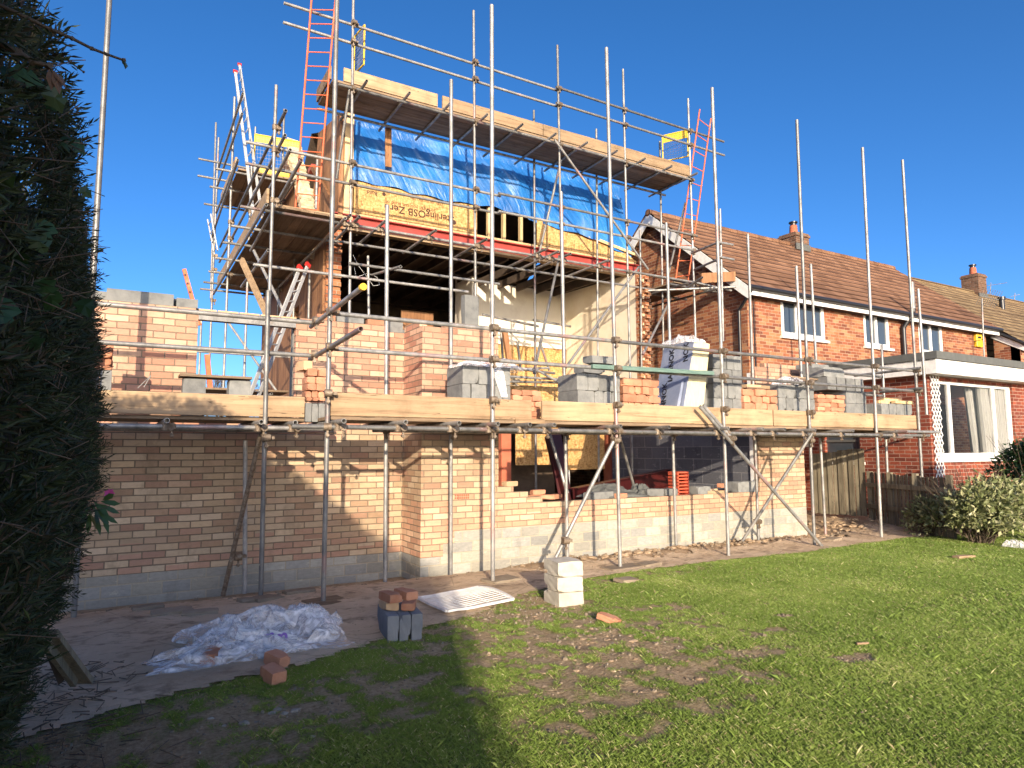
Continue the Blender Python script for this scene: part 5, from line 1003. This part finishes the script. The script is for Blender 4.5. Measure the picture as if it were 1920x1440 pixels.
# broken slabs near the wall on the left
for i,(u,v,w_,d_,rz) in enumerate(((277,1143,.26,.16,.05),(323,1152,.34,.15,.1),(375,1152,.3,.14,-.1),(500,1125,.28,.2,.3),(470,1128,.22,.16,.2),(1215,1062,.3,.2,.1),(940,1090,.4,.25,.2),(560,1112,.3,.18,.1),(1175,1092,.25,.16,.1),(1560,1015,.3,.18,.2))):
    q=at(u,v,Z=-.16); item('paving_fragment','slate',w_,d_,.045,Vector((q.x,q.y,gzp(q.x,q.y)+.03)),rz,'broken grey paving fragment lying loose near the foot of the new walls','paving','broken paving fragments',rx=random.uniform(-.08,.08),ry=random.uniform(-.06,.06),jit=.015)
def rock(r,seed):
    m=bmesh.new(); bmesh.ops.create_icosphere(m,subdivisions=2,radius=1); 
    for v in m.verts: v.co*=1+.35*noise.noise(v.co*1.3+Vector((seed,0,0))); v.co.z*=.42; v.co*=r*.8
    return m
def scatter_rocks(name,pts,mat):
    bmx=bmesh.new()
    V=[];F=[]
    for (x,y,r,s) in pts:
        n=len(V); a=random.uniform(0,6.28); k=5; rr=[r*random.uniform(.6,1.2) for _ in range(k)]; z=gzp(x,y)+.012
        V+=[(x+rr[i]*math.cos(a+i*6.283/k),y+rr[i]*math.sin(a+i*6.283/k),z-.005) for i in range(k)]+[(x+rr[i]*.7*math.cos(a+i*6.283/k+.2),y+rr[i]*.7*math.sin(a+i*6.283/k+.2),z+r*random.uniform(.35,.9)) for i in range(k)]
        for i in range(k): F.append((n+i,n+(i+1)%k,n+k+(i+1)%k,n+k+i))
        F.append(tuple(n+k+i for i in range(k)))
    me=bpy.data.meshes.new(name); me.from_pydata(V,[],F); me.materials.append(M[mat]); o=bpy.data.objects.new(name,me); C.objects.link(o); return o
pts=[]
for k in range(900):
    x=random.uniform(-3.6,8.5); y=random.gauss(-.9,.35) if x>1 else random.gauss(-.75,.22); 
    if y<-.66 or x<0: pts.append((x,min(y,-.05 if x<0 else -.68),random.uniform(.006,.03)*random.uniform(.5,1.2),0))
for k in range(800):
    cx,cy,sx_,sy_,a_=random.choice(MUDC); x=random.gauss(cx,sx_*.6); y=random.gauss(cy,sy_*.6); pts.append((x,y,random.uniform(.003,.013),0))
for k in range(1500): x=random.uniform(-3.7,1.2); y=float(edge_y(x))+random.gauss(.25,.6); pts.append((x,y,random.uniform(.003,.014),0))
pts+=[(random.gauss(.1,.6),random.gauss(-3.9,.8),random.uniform(.006,.022),0) for _ in range(160)]
tag(scatter_rocks('rubble',pts,'slate'),'scattered small rubble and clods along the walls and muddy grass','rubble',kind='stuff')
pts=[]
for k in range(650):
    x=random.choice((random.gauss(-2.0,.5),random.uniform(-3.3,1.2),random.gauss(.2,.3))); y=float(edge_y(x))+random.gauss(-.15,.45) if random.random()<.6 else random.uniform(-4.8,-2.0); pts.append((x,y,random.uniform(.003,.012),0))
tag(scatter_rocks('chippings',pts,'stone'),'scattered pale stone chippings on the shaded ground','rubble',kind='stuff')
def clods(name,label,cx,cy,sx_,sy_,n,r0,r1,seed):
    r=random.Random(seed); bmm=bmesh.new(); V=[];F=[]
    for k in range(n):
        x=r.gauss(cx,sx_);y=r.gauss(cy,sy_); q=rock(r.uniform(r0,r1),r.uniform(0,99)); b=len(V); z=gzp(x,y)+.01
        V+=[(v.co.x+x,v.co.y+y,v.co.z+z) for v in q.verts]; F+=[tuple(b+v.index for v in f.verts) for f in q.faces]; q.free()
    me=bpy.data.meshes.new(name); me.from_pydata(V,[],F); me.materials.append(M['soil']); o=bpy.data.objects.new(name,me); C.objects.link(o); return tag(o,label,'soil',kind='stuff')
clods('soil_clods','torn up soil clods in the lawn at the edge of the shadow',-.1,-4.0,.45,.6,210,.008,.034,1)
clods('soil_clods','heaped earth along the foot of the low wall',4.3,-.93,1.9,.14,160,.02,.075,2)
clods('soil_clods','heaped earth and debris at the foot of the fence',8.5,-.6,.5,.4,90,.03,.09,3)
clods('soil_clods','turned earth along the shaded wall foot',-1.6,-.38,.8,.10,60,.015,.05,5)
sm=rock(1,3); smm=bpy.data.meshes.new('stone'); sm.to_mesh(smm); sm.free(); smm.materials.append(M['stone'])
for k,(u,v,s) in enumerate(((457,1356,.038),(520,1328,.035),(510,1335,.03),(533,1335,.03),(553,1330,.034),(395,1346,.026),(513,1363,.022),(480,1352,.02),(585,1380,.025),(420,1358,.02))):
    q=at(u,v,Z=-.15); o=bpy.data.objects.new('stone',smm); C.objects.link(o); o.location=(q.x,q.y,gzp(q.x,q.y)+s*.4); o.scale=(s,s,s); o.rotation_euler=(0,0,k); tag(o,'pale rounded stone lying on the dark shaded grass in the foreground','stone','pale stones on the shaded grass')
# debris on the low wall and inside the window opening
def on_wall(name,mat,u,w_,d_,h_,y,label,cat,rz=0,z=None,**k):
    p=at(u,930,Y=y); item(name,mat,w_,d_,h_,Vector((p.x,y,(z or .6)+h_/2)),rz,label,cat,**k)
on_wall('building_block','blockobj',1122,.42,.20,.10,-.5,'grey block lying flat on the low wall left of the dark felt roll',BL,.15)
on_wall('building_block','blockobj',1222,.30,.2,.11,-.5,'rough grey block on the low wall between felt roll and red crate',BL,-.1)
on_wall('building_block','blockobj',1250,.28,.2,.10,-.48,'pale block next to the red crate on the low wall',BL,.1)
on_wall('building_block','blockobj',1312,.30,.2,.12,-.5,'grey block on the low wall right of the red crate',BL,.05)
on_wall('building_block','blockobj',1392,.46,.25,.17,-.5,'large grey block with a dark shadow at the right end of the low wall',BL,0)
on_wall('brick','br',1163,.2,.1,.065,-.55,'single orange brick on the low wall by the middle post','brick',.2)
on_wall('brick','bry',1333,.22,.1,.07,-.52,'pale brick on the low wall near the right','brick',.1)
on_wall('brick','br',1352,.1,.1,.07,-.5,'pink half brick resting above a timber strip on the low wall','brick',.5,z=.68)
on_wall('timber_offcut','toe',1345,.42,.05,.045,-.6,'yellow timber strip lying on the low wall near the right','timber',-.05)
for k,(u,z) in enumerate(((956,.825),(1000,.62),(1025,.62),(1008,.69),(1040,.62))):
    on_wall('brick','bry' if k==0 else 'br',u,.2,.1,.065,-.45 if k else YB+.05,['pale half brick on the stepped end of the front wall','broken brick lying in the rubble on the low wall','broken brick lying in the rubble on the low wall','broken brick lying in the rubble on the low wall','broken brick lying in the rubble on the low wall'][k],'brick',random.uniform(-.5,.5),z=z,group='bricks in the wall rubble' if k else None)
# red perforated crate
cr=empty('plastic_crate',tuple(at(1280,930,Y=-.55)),'bright red hollow clay block standing on end on the low wall beside the post','hollow block'); m=MB(); x0_=at(1272,930,Y=-.55).x; x1_=at(1293,930,Y=-.55).x; z0_=.59; z1_=at(1280,886,Y=-.55).z
H=(z1_-z0_)/7
for k in range(8): m.box((x0_,-.55,z0_+k*H-.012),(x1_,-.33,z0_+k*H+.012))
m.box((x0_,-.55,z0_),(x0_+.02,-.33,z1_)); m.box((x1_-.02,-.549,z0_),(x1_,-.33,z1_)); m.box((x0_+.02,-.35,z0_),(x1_-.02,-.33,z1_)); m.build('body',M['terra2'],cr,bevel=.004); cr.name='hollow_clay_block'
# dark red steel beam lying inside
a=at(1075,916,Y=.25); b=at(1256,880,Y=1.3); b=Vector((b.x,1.3,b.z)); fb=empty('steel_joist',tuple(a),'dark red steel joist propped at a slant inside the window opening','steel beam')
m=MB(); up_=Vector((0,0,1)); h_=.30; m.beam(a,b,.16,.02); m.beam(a-up_*h_,b-up_*h_,.16,.02); m.beam(a-up_*h_/2,b-up_*h_/2,.015,h_); m.build('beam',M['darkred'],fb)
a2=at(1072,930,Y=.2); b2=at(1040,815,Y=.9); m=MB(); m.beam(Vector((a2.x,.3,.3)),b2,.22,.02); m.beam(Vector((a2.x-.02,.3,.3)),b2+Vector((-.14,0,0)),.02,.2); tag(m.build('steel_joist',M['darkred']),'dark steel beam leaning upright inside the opening behind the slanting joist','steel beam')
c=at(1150,925,Y=-.35); crumple('felt_roll','crumpled dark grey roofing felt on the low wall behind the middle post',c.x,-.3,.6,.9,.5,.24,31,mat='grey',cat='roofing felt',fold=1.4)
c=at(1205,920,Y=-.35); crumple('felt_roll','smaller fold of dark grey felt on the low wall near the red hollow block',c.x,-.3,.6,.4,.4,.22,37,mat='grey',cat='roofing felt',fold=1.4)
tag(clods('wall_rubble','mortar and broken brick heaped on the low wall',1.75,-.42,.25,.1,60,.02,.06,9),kind='stuff')
# rafters, rubble and props standing inside the first floor opening
m=MB(); r=random.Random(12)
for k in range(34): m.obox((r.uniform(1.9,3.7),r.uniform(3.0,3.5),2.46+r.uniform(0,.28)),r.uniform(.08,.25),r.uniform(.08,.2),r.uniform(.05,.12),r.uniform(0,3),r.uniform(-.4,.4),r.uniform(-.4,.4),jit=.02)
m.build('broken_floor_edge',M['mortar'],hs)
for u0,v0,u1,v1 in ((940,625,944,700),(970,640,976,690),(1012,640,1030,695),(905,590,1010,612),(1000,600,1070,612)):
    m=MB(); m.tube(at(u0,v0,Y=5.0),at(u1,v1,Y=5.0),.03,8,hollow=False); tag(m.build('prop_tube',M['galv'],us_))
m=MB(); m.beam(at(946,620,Y=4.6),at(955,678,Y=4.6),.08,.12); m.build('rafter',M['dwood'],hs)
for u0,v0,u1,v1,Y_ in ((890,682,1040,700,2.6),(880,695,1030,690,2.8),(900,703,1060,712,2.4),(1000,690,1080,735,2.3),(930,715,1080,718,2.5),(860,690,920,705,2.7)):
    m=MB(); m.tube(at(u0,v0,Y=Y_),at(u1,v1,Y=Y_),.0242,10); m.build('ledger',M['galv'],us_)
m=MB(); m.box((2.3,2.9,1.9),(5.9,3.0,2.55)); m.build('osb_sheet',M['osb'],hs)
# hanging cable in the dark opening
cb=MB(); pts_=[at(*q,Y=YH-.3) for q in((662,478),(672,498),(690,522),(700,536),(712,534),(707,520),(690,512),(668,520),(664,500))]
for a,b in zip(pts_,pts_[1:]): cb.tube(a,b,.003,6,hollow=False)
cb.build('hanging_cable',M['upvc'],hs)
# ================================================================== VEGETATION
def leaf_quads(P,N,U,L,Wd,fold=.0):
    """P points, N normals, U long axis: one lozenge leaf each (4 verts)"""
    S=np.cross(N,U); S/=np.linalg.norm(S,axis=1,keepdims=True)+1e-9
    V=np.stack([P,P+U*L[:,None]*.45+S*Wd[:,None],P+U*L[:,None]+N*fold*L[:,None],P+U*L[:,None]*.45-S*Wd[:,None]],1); return V.reshape(-1,3)
def norm(a): return a/(np.linalg.norm(a,axis=1,keepdims=True)+1e-9)
def foliage(name,P,Nrm,L,Wd,mat,parent,r,spread=.8,tint=None,droop=-.2,smooth=False):
    n=len(P); U=norm(Nrm*.7+r.normal(0,spread,(n,3))+np.array([0,0,droop])); Nn=norm(np.cross(U,r.normal(0,1,(n,3))))
    V=leaf_quads(P,Nn,U,L,Wd,.15); i=np.arange(n)[:,None]*4; F=i+np.array([[0,1,2,3]])
    t=np.repeat((np.clip(r.normal(.5,.2,n),0,1) if tint is None else tint)[:,None],4,1).ravel()
    return np_mesh(name,V,F,M[mat],parent,cols=t)
# conifer hedge on the left: clipped, flat topped, running along the boundary past the viewpoint
hg=empty('conifer_hedge',(-4.2,-6.8,-.2),'tall dark clipped conifer hedge filling the left edge, in shade','hedge')
r=np.random.default_rng(11); H0,H1,HT=-10.95,-3.85,2.52
pz=np.array([-.4,.1,.43,.7,1.14,1.74,2.16,2.44,2.6,2.8]); px_=np.array([-3.58,-3.54,-3.46,-3.36,-3.27,-3.29,-3.33,-3.40,-3.48,-3.65])
def hx(z): return np.interp(z,pz,px_)
def near_(y): return np.clip((-6.6-y)*.10,0,.16)+np.clip((-9.3-y)*.2,0,.10)
n=19000; y=H1-(H1-H0)*r.random(n)**1.25; z=r.uniform(-.1,HT,n); dep=r.gamma(1.2,.035,n); lum=.06*hsh(y,z,2.6,1)+.045*hsh(y,z,7,4)
x=hx(z)-dep+lum-.07-near_(y); top=r.random(n)<.16; x=np.where(top,r.uniform(-4.5,-3.6,n),x); z=np.where(top,HT-dep*.6+lum,z); endc=(~top)&(r.random(n)<.08); x=np.where(endc,r.uniform(-4.6,-3.5,n),x); y=np.where(endc,H1-dep,y)
P=np.stack([x,y,z],-1); Nn=np.tile(np.array([[1,0,.25]]),(n,1)); Nn[top]=[[.2,0,1]]; Nn[endc|(H1-y<.2)]=[[.45,.9,.2]]
Nn=norm(Nn+r.normal(0,.35,(n,3))); Pn=[];Un=[];Ln=[];Wn=[];Tn=[]
ax=norm(Nn+np.array([0,0,.45])+r.normal(0,.35,(n,3))); sd2=norm(np.cross(ax,r.normal(0,1,(n,3)))); ln=r.uniform(.03,.095,n)
for k in range(11):
    s_=(k//2)/5.5; side=(1 if k%2 else -1); o_=P+ax*(ln*s_)[:,None]; d=norm(ax*.8+sd2*side*.75+r.normal(0,.12,(n,3))) if k<10 else ax
    Pn.append(o_);Un.append(d);Ln.append(ln*(.55-.35*s_)+.008);Wn.append(np.full(n,.0021)+ln*.012);Tn.append(np.clip(r.normal(.45,.2,n)+.2*hsh(y,z,3,8),.05,1))
Pn=np.concatenate(Pn);Un=np.concatenate(Un);Ln=np.concatenate(Ln);Wn=np.concatenate(Wn);Tn=np.concatenate(Tn); Nq=norm(np.cross(Un,r.normal(0,1,Un.shape)))
V=leaf_quads(Pn,Nq,Un,Ln,Wn,.1); i=np.arange(len(Pn))[:,None]*4; np_mesh('foliage',V,i+np.array([[0,1,2,3]]),M['conifer'],hg,cols=np.repeat(Tn[:,None],4,1).ravel())
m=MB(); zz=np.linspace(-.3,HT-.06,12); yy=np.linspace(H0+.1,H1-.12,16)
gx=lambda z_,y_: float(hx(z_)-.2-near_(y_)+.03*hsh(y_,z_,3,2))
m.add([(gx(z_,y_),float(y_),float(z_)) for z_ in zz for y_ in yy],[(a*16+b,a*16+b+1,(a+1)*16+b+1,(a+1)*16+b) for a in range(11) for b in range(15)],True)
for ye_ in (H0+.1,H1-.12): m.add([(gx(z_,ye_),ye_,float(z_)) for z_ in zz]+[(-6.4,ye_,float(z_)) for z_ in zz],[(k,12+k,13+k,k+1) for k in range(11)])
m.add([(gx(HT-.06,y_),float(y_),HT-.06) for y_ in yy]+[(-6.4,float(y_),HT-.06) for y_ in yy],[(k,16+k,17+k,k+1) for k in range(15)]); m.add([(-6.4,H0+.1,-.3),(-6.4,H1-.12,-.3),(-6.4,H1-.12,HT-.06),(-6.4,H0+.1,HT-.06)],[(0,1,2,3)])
M['core']=noise_mat('hedge inside',[(.3,(.008,.008,.006)),(.7,(.02,.018,.011))],8,rough=1); m.build('dark_core',M['core'],hg)  # solid near-black shell, its colour standing for the shade inside the hedge
n=650; y=r.uniform(-7.0,-4.0,n); z=r.uniform(-.1,2.4,n); P=np.stack([hx(z)-.06-near_(y),y,z],-1); dr=norm(np.array([[.3,.5,.3]])+r.normal(0,.6,(n,3))); mb=MB()
for k in range(n): mb.tube(P[k]-dr[k]*.05,P[k]+dr[k]*r.uniform(.04,.13),.0013,4,hollow=False)
M['drytwig']=flat('dry twig',(.14,.10,.065),.9); mb.build('dry_twigs',M['drytwig'],hg)
# ivy leaves near the camera
def ivy(c,s,dr,up,mbx=None):
    c=Vector(c);dr=Vector(dr).normalized();up=Vector(up); sd_=dr.cross(up).normalized(); up=sd_.cross(dr)
    pr_=[(0,0,0),(.25,.42,.05),(.55,.30,.0),(.62,.5,-.03),(.85,.22,0),(1.15,0,-.1),(.85,-.22,0),(.62,-.5,-.03),(.55,-.30,0),(.25,-.42,.05)]
    v=[c+dr*a*s+sd_*b*s+up*q*s for a,b,q in pr_]+[c+dr*.5*s+up*.06*s]; mbx=MB(); mbx.add(v,[(k,(k+1)%10,10) for k in range(10)]); iv=mbx.build('ivy_leaf',M['dleaf'],hg); a_=iv.data.attributes.new('tint','FLOAT','POINT'); a_.data.foreach_set('value',[rr_.uniform(.2,.8)]*11)
rr_=random.Random(5)
for u,v,s,Y in ((15,130,.05,-6.9),(45,160,.045,-6.8),(90,190,.035,-6.6),(60,60,.05,-6.8),(120,255,.045,-6.4),(132,262,.04,-6.4),(40,470,.045,-6.7),(85,520,.05,-6.7),(110,545,.045,-6.7),(155,560,.05,-6.6),(60,430,.05,-6.7),(20,560,.06,-6.9),(150,350,.035,-6.2),(30,330,.05,-6.8),(100,420,.05,-6.6),(50,620,.05,-6.7),(90,160,.05,-6.7),(70,1215,.04,-5.0),(90,1190,.05,-4.9)):
    ivy(at(u,v,Y=Y),s,(rr_.uniform(-.3,.8),rr_.uniform(-.5,.3),rr_.uniform(-1,.2)),(rr_.uniform(-.3,.3),-1,rr_.uniform(-.2,.6)))
def twig(name,label,pts,Y,r0,r1,leaves,lm='dleaf'):
    root=empty(name,tuple(at(*pts[0],Y=Y)),label,'twig'); q=[at(*p,Y=Y) for p in pts]; m=MB(); n=len(q)
    for k in range(n-1): m.tube(q[k],q[k+1],r0+(r1-r0)*k/n,6,r2=r0+(r1-r0)*(k+1)/n,hollow=False); m.obox(q[k+1],r1*3.2,r1*3,r1*3,k,k)
    m.build('stem',M['twig'],root); m=MB()
    for (u,v,s,du,dv) in leaves: 
        a=at(u,v,Y=Y); b=at(u+du,v+dv,Y=Y-.01); d=(b-a); L=d.length; w=Vector((.6,-.7,.3)).cross(d).normalized()*L*.28; m.add([a,a.lerp(b,.4)+w,b,a.lerp(b,.5)-w*.6,a.lerp(b,.5)+Vector((0,-.006,0))],[(0,1,4),(1,2,4),(2,3,4),(3,0,4)])
    if leaves: m.build('leaf',M[lm],root)
    return root
M['dryleaf']=flat('dry leaf',(.16,.09,.05),.8); M['gleaf']=flat('green leaf',(.07,.10,.04),.5)
twig('bare_twig','long thin bare twig with one curled leaf crossing the sky at upper left',[(-10,5),(50,33),(95,55),(135,72),(172,91),(198,101),(232,113)],-7.0,.0035,.0018,((233,112,.02,2,18),(228,115,.02,9,12)),'gleaf')
twig('bare_twig','thicker twig with hanging withered brown leaves at upper left',[(-10,78),(35,98),(60,115),(92,124)],-7.0,.006,.003,((95,128,.03,30,38),(98,132,.03,14,46),(92,128,.03,4,42)),'dryleaf')
twig('conifer_spray','feathery conifer sprig pointing right against the sky',[(40,60),(80,88),(120,108),(157,135)],-6.7,.002,.0012,tuple((60+k*12,74+k*8,.02,14,(-9 if k%2 else 12)) for k in range(8)),'gleaf')
twig('conifer_spray','short conifer sprig above the hanging withered leaves',[(30,20),(48,45),(62,40),(92,28)],-6.7,.002,.0012,tuple((40+k*7,42-k*1,.02,9,(-12 if k%2 else 9)) for k in range(6)),'gleaf')
# rhododendron sprig with a pink flower
rh=empty('rhododendron_sprig',tuple(at(120,990,Y=-4.6)),'leafy sprig with one pink flower sticking out of the hedge before the brick wall','shrub'); m=MB(); m.tube(at(110,1000,Y=-4.6),at(185,945,Y=-4.6),.006,6,r2=.003,hollow=False); m.build('stem',M['twig'],rh)
m=MB(); rr_=random.Random(8)
for u,v,du,dv in ((185,945,40,18),(188,940,38,5),(180,950,25,32),(178,955,10,50),(190,950,14,52),(170,955,-6,48),(160,958,-8,42),(192,938,22,-12),(175,940,30,28),(182,958,40,24),(165,950,-20,30),(168,962,20,36),(172,948,34,40)):
    a=at(u,v,Y=-4.6+rr_.uniform(-.05,.05)); b=at(u+du,v+dv,Y=-4.62+rr_.uniform(-.06,.06)); w=Vector((.6,-.7,.4)).cross(b-a).normalized()*.014; m.add([a,a.lerp(b,.3)+w*.8,a.lerp(b,.7)+w,b,a.lerp(b,.7)-w,a.lerp(b,.3)-w*.8],[(0,1,2,3),(0,3,4,5)])
lf_=m.build('leaf',M['dleaf'],rh); a_=lf_.data.attributes.new('tint','FLOAT','POINT'); a_.data.foreach_set('value',[.9]*len(lf_.data.vertices))
m=MB(); c=at(205,925,Y=-4.62)
for k in range(7): a=k*.9; d=Vector((math.cos(a),-.3,math.sin(a))); s=Vector((-math.sin(a),.2,math.cos(a))); m.add([c,c+d*.014+s*.009,c+d*.024,c+d*.014-s*.009],[(0,1,2,3)])
m.build('flower',M['petal'],rh)
# dark frame leaning under the hedge
lb_=empty('leaning_frame',tuple(at(130,1290,Z=-.15)),'dark weathered board frame leaning under the hedge at lower left','timber frame')
m=MB(); m.beam(at(158,1278,Y=-3.5),at(88,1185,Y=-3.9),.10,.03); m.beam(at(140,1280,Y=-3.55),at(75,1192,Y=-3.95),.03,.05); m.build('board',M['fence'],lb_); m=MB(); m.poly([at(72,1196,Y=-3.9),at(80,1188,Y=-3.9),at(135,1262,Y=-3.6),at(110,1285,Y=-3.6)],.02,(0,1,0)); m.build('panel',M['dark'],lb_)
# leaf litter and twigs at the hedge foot
mb=MB(); rr_=random.Random(9)
for k in range(260):
    x=rr_.gauss(-3.35,.22); y=rr_.uniform(-5.2,-2.8); z=gzp(x,y)+.03; a=rr_.uniform(0,6.3); l=rr_.uniform(.03,.16); mb.tube((x,y,z),(x+l*math.cos(a),y+l*math.sin(a),z+rr_.uniform(0,.03)),.003,4,hollow=False)
tag(mb.build('twig_litter',M['drytwig']),'dead twigs and litter at the foot of the hedge','litter',kind='stuff')
# shrubs
def shrub(name,label,c,rad,n,L,mat,seed,stems=True,lump=.18,cat='shrub',core='core'):
    root=empty(name,(c[0],c[1],gzp(c[0],c[1])),label,cat); r=np.random.default_rng(seed); d=norm(r.normal(0,1,(n,3))); d[:,2]=np.where(d[:,2]<-.45,-d[:,2],d[:,2]); k=1+lump*(hsh(d[:,0]*2+d[:,2],d[:,1]*2,1.9,seed)+.5*hsh(d[:,0]*2,d[:,2]*2+d[:,1],4.4,seed)); rr=k*(1-r.gamma(1.1,.085,n)); nl=9; ld=norm(r.normal(0,1,(nl,3))); ld[:,2]=abs(ld[:,2])*1.05-.5; li=r.integers(0,nl,n); ls_=r.uniform(.38,.62,nl); P=np.array(c)+(ld[li]*.52+d*ls_[li][:,None]*rr[:,None])*np.array(rad)*1.02
    gmin=float(gz(c[0],c[1])); P=P[P[:,2]>gmin]; N=norm(P-np.array(c)); m_=len(P); Ls=L*r.uniform(.6,1.25,m_); t=np.clip(.45+.22*hsh(P[:,0],P[:,1]+P[:,2],4,2)+r.normal(0,.2,m_),0,1)
    foliage('foliage',P,N,Ls,Ls*.22,mat,root,r,.75,t,.1)
    if stems:
        mb=MB(); 
        for k in range(60):
            a=norm(r.normal(0,1,(1,3)))[0]; a[2]=abs(a[2])+.2; e=np.array(c)+a*np.array(rad)*.85; b=np.array([c[0]+r.normal(0,.08),c[1]+r.normal(0,.08),gmin]); mid=(b+e)/2+r.normal(0,.06,3); e=np.array(c)+a*np.array(rad)*(1.12 if k%3==0 else .9); mb.tube(b,mid,.009,5,r2=.006,hollow=False); mb.tube(mid,e,.006,5,r2=.002,hollow=False)
        mb.build('stems',M['twig'],root)
    return root
shrub('variegated_shrub','rounded shrub with pale edged leaves beside the low fence at right',(8.35,-2.85,.28),(.84,.85,.70),5200,.10,'bush',3,lump=.34)
shrub('variegated_shrub','low spreading part of pale leaved shrub near the low fence posts',(8.75,-1.95,.1),(.45,.4,.55),1300,.09,'bush',5,lump=.4)
shrub('evergreen_shrub','dark glossy evergreen shrub cut by the right edge of the picture',(9.42,-3.42,.80),(.80,.9,.95),5500,.09,'dleaf',7,lump=.34)
shrub('evergreen_shrub','low dark evergreen behind the variegated shrub under the garden room window',(9.6,-2.35,.25),(.9,.6,.62),3500,.07,'dleaf',9)
m=MB(); c=at(1895,1025,Z=-.12); crumple('ground_sheet','clear grey plastic lump under the shrub at the right edge',c.x+.15,c.y,-.13,.3,.3,.12,41)
# far bare trees and hedge seen through the left opening
def bare(x,y,h,seed,label):
    root=empty('bare_tree',(x,y,-.4),label,'tree'); r=random.Random(seed); mb=MB()
    def br(p,d,l,rad,dep):
        q=p+d*l; mb.tube(p,q,rad,5,r2=rad*.7,hollow=False)
        if dep<=0: return
        for k in range(3 if dep>2 else 4): e=(d+Vector((r.uniform(-.6,.6),r.uniform(-.6,.6),r.uniform(-.1,.5)))).normalized(); br(p.lerp(q,r.uniform(.55,1)),e,l*r.uniform(.6,.8),rad*.6,dep-1)
    m=MB(); m.tube((x,y,-.4),(x,y,h*.28),.16,8,r2=.11,hollow=False); m.build('trunk',M['twig'],root); br(Vector((x,y,h*.27)),Vector((0,0,1)),h*.24,.09,6); mb.build('crown',M['twig'],root)
for u,Y,h,s,lab in ((412,34,6.6,1,'left bare winter tree far beyond the window opening'),(440,40,7.2,2,'right bare winter tree far beyond the window opening')):
    p=at(u,800,Y=Y); bare(p.x,Y,h,s,lab)
m=MB(); r=random.Random(3); V=[];F=[]
rg=np.random.default_rng(21); n=7000; p0=at(300,800,Y=26).x; p1=at(640,800,Y=26).x; x=rg.uniform(p0-2,p1+2,n); P=np.stack([x,rg.uniform(26,27,n),rg.uniform(-.3,1,n)*(2.9+.25*hsh(x,x,.8,1))],-1)
fh=foliage('far_hedge',P,np.tile(np.array([[0,-1,.3]]),(n,1)),rg.uniform(.1,.25,n),rg.uniform(.03,.06,n),'conifer',None,rg,.8); tag(fh,'distant garden hedge seen low through the left window opening','hedge',kind='stuff')
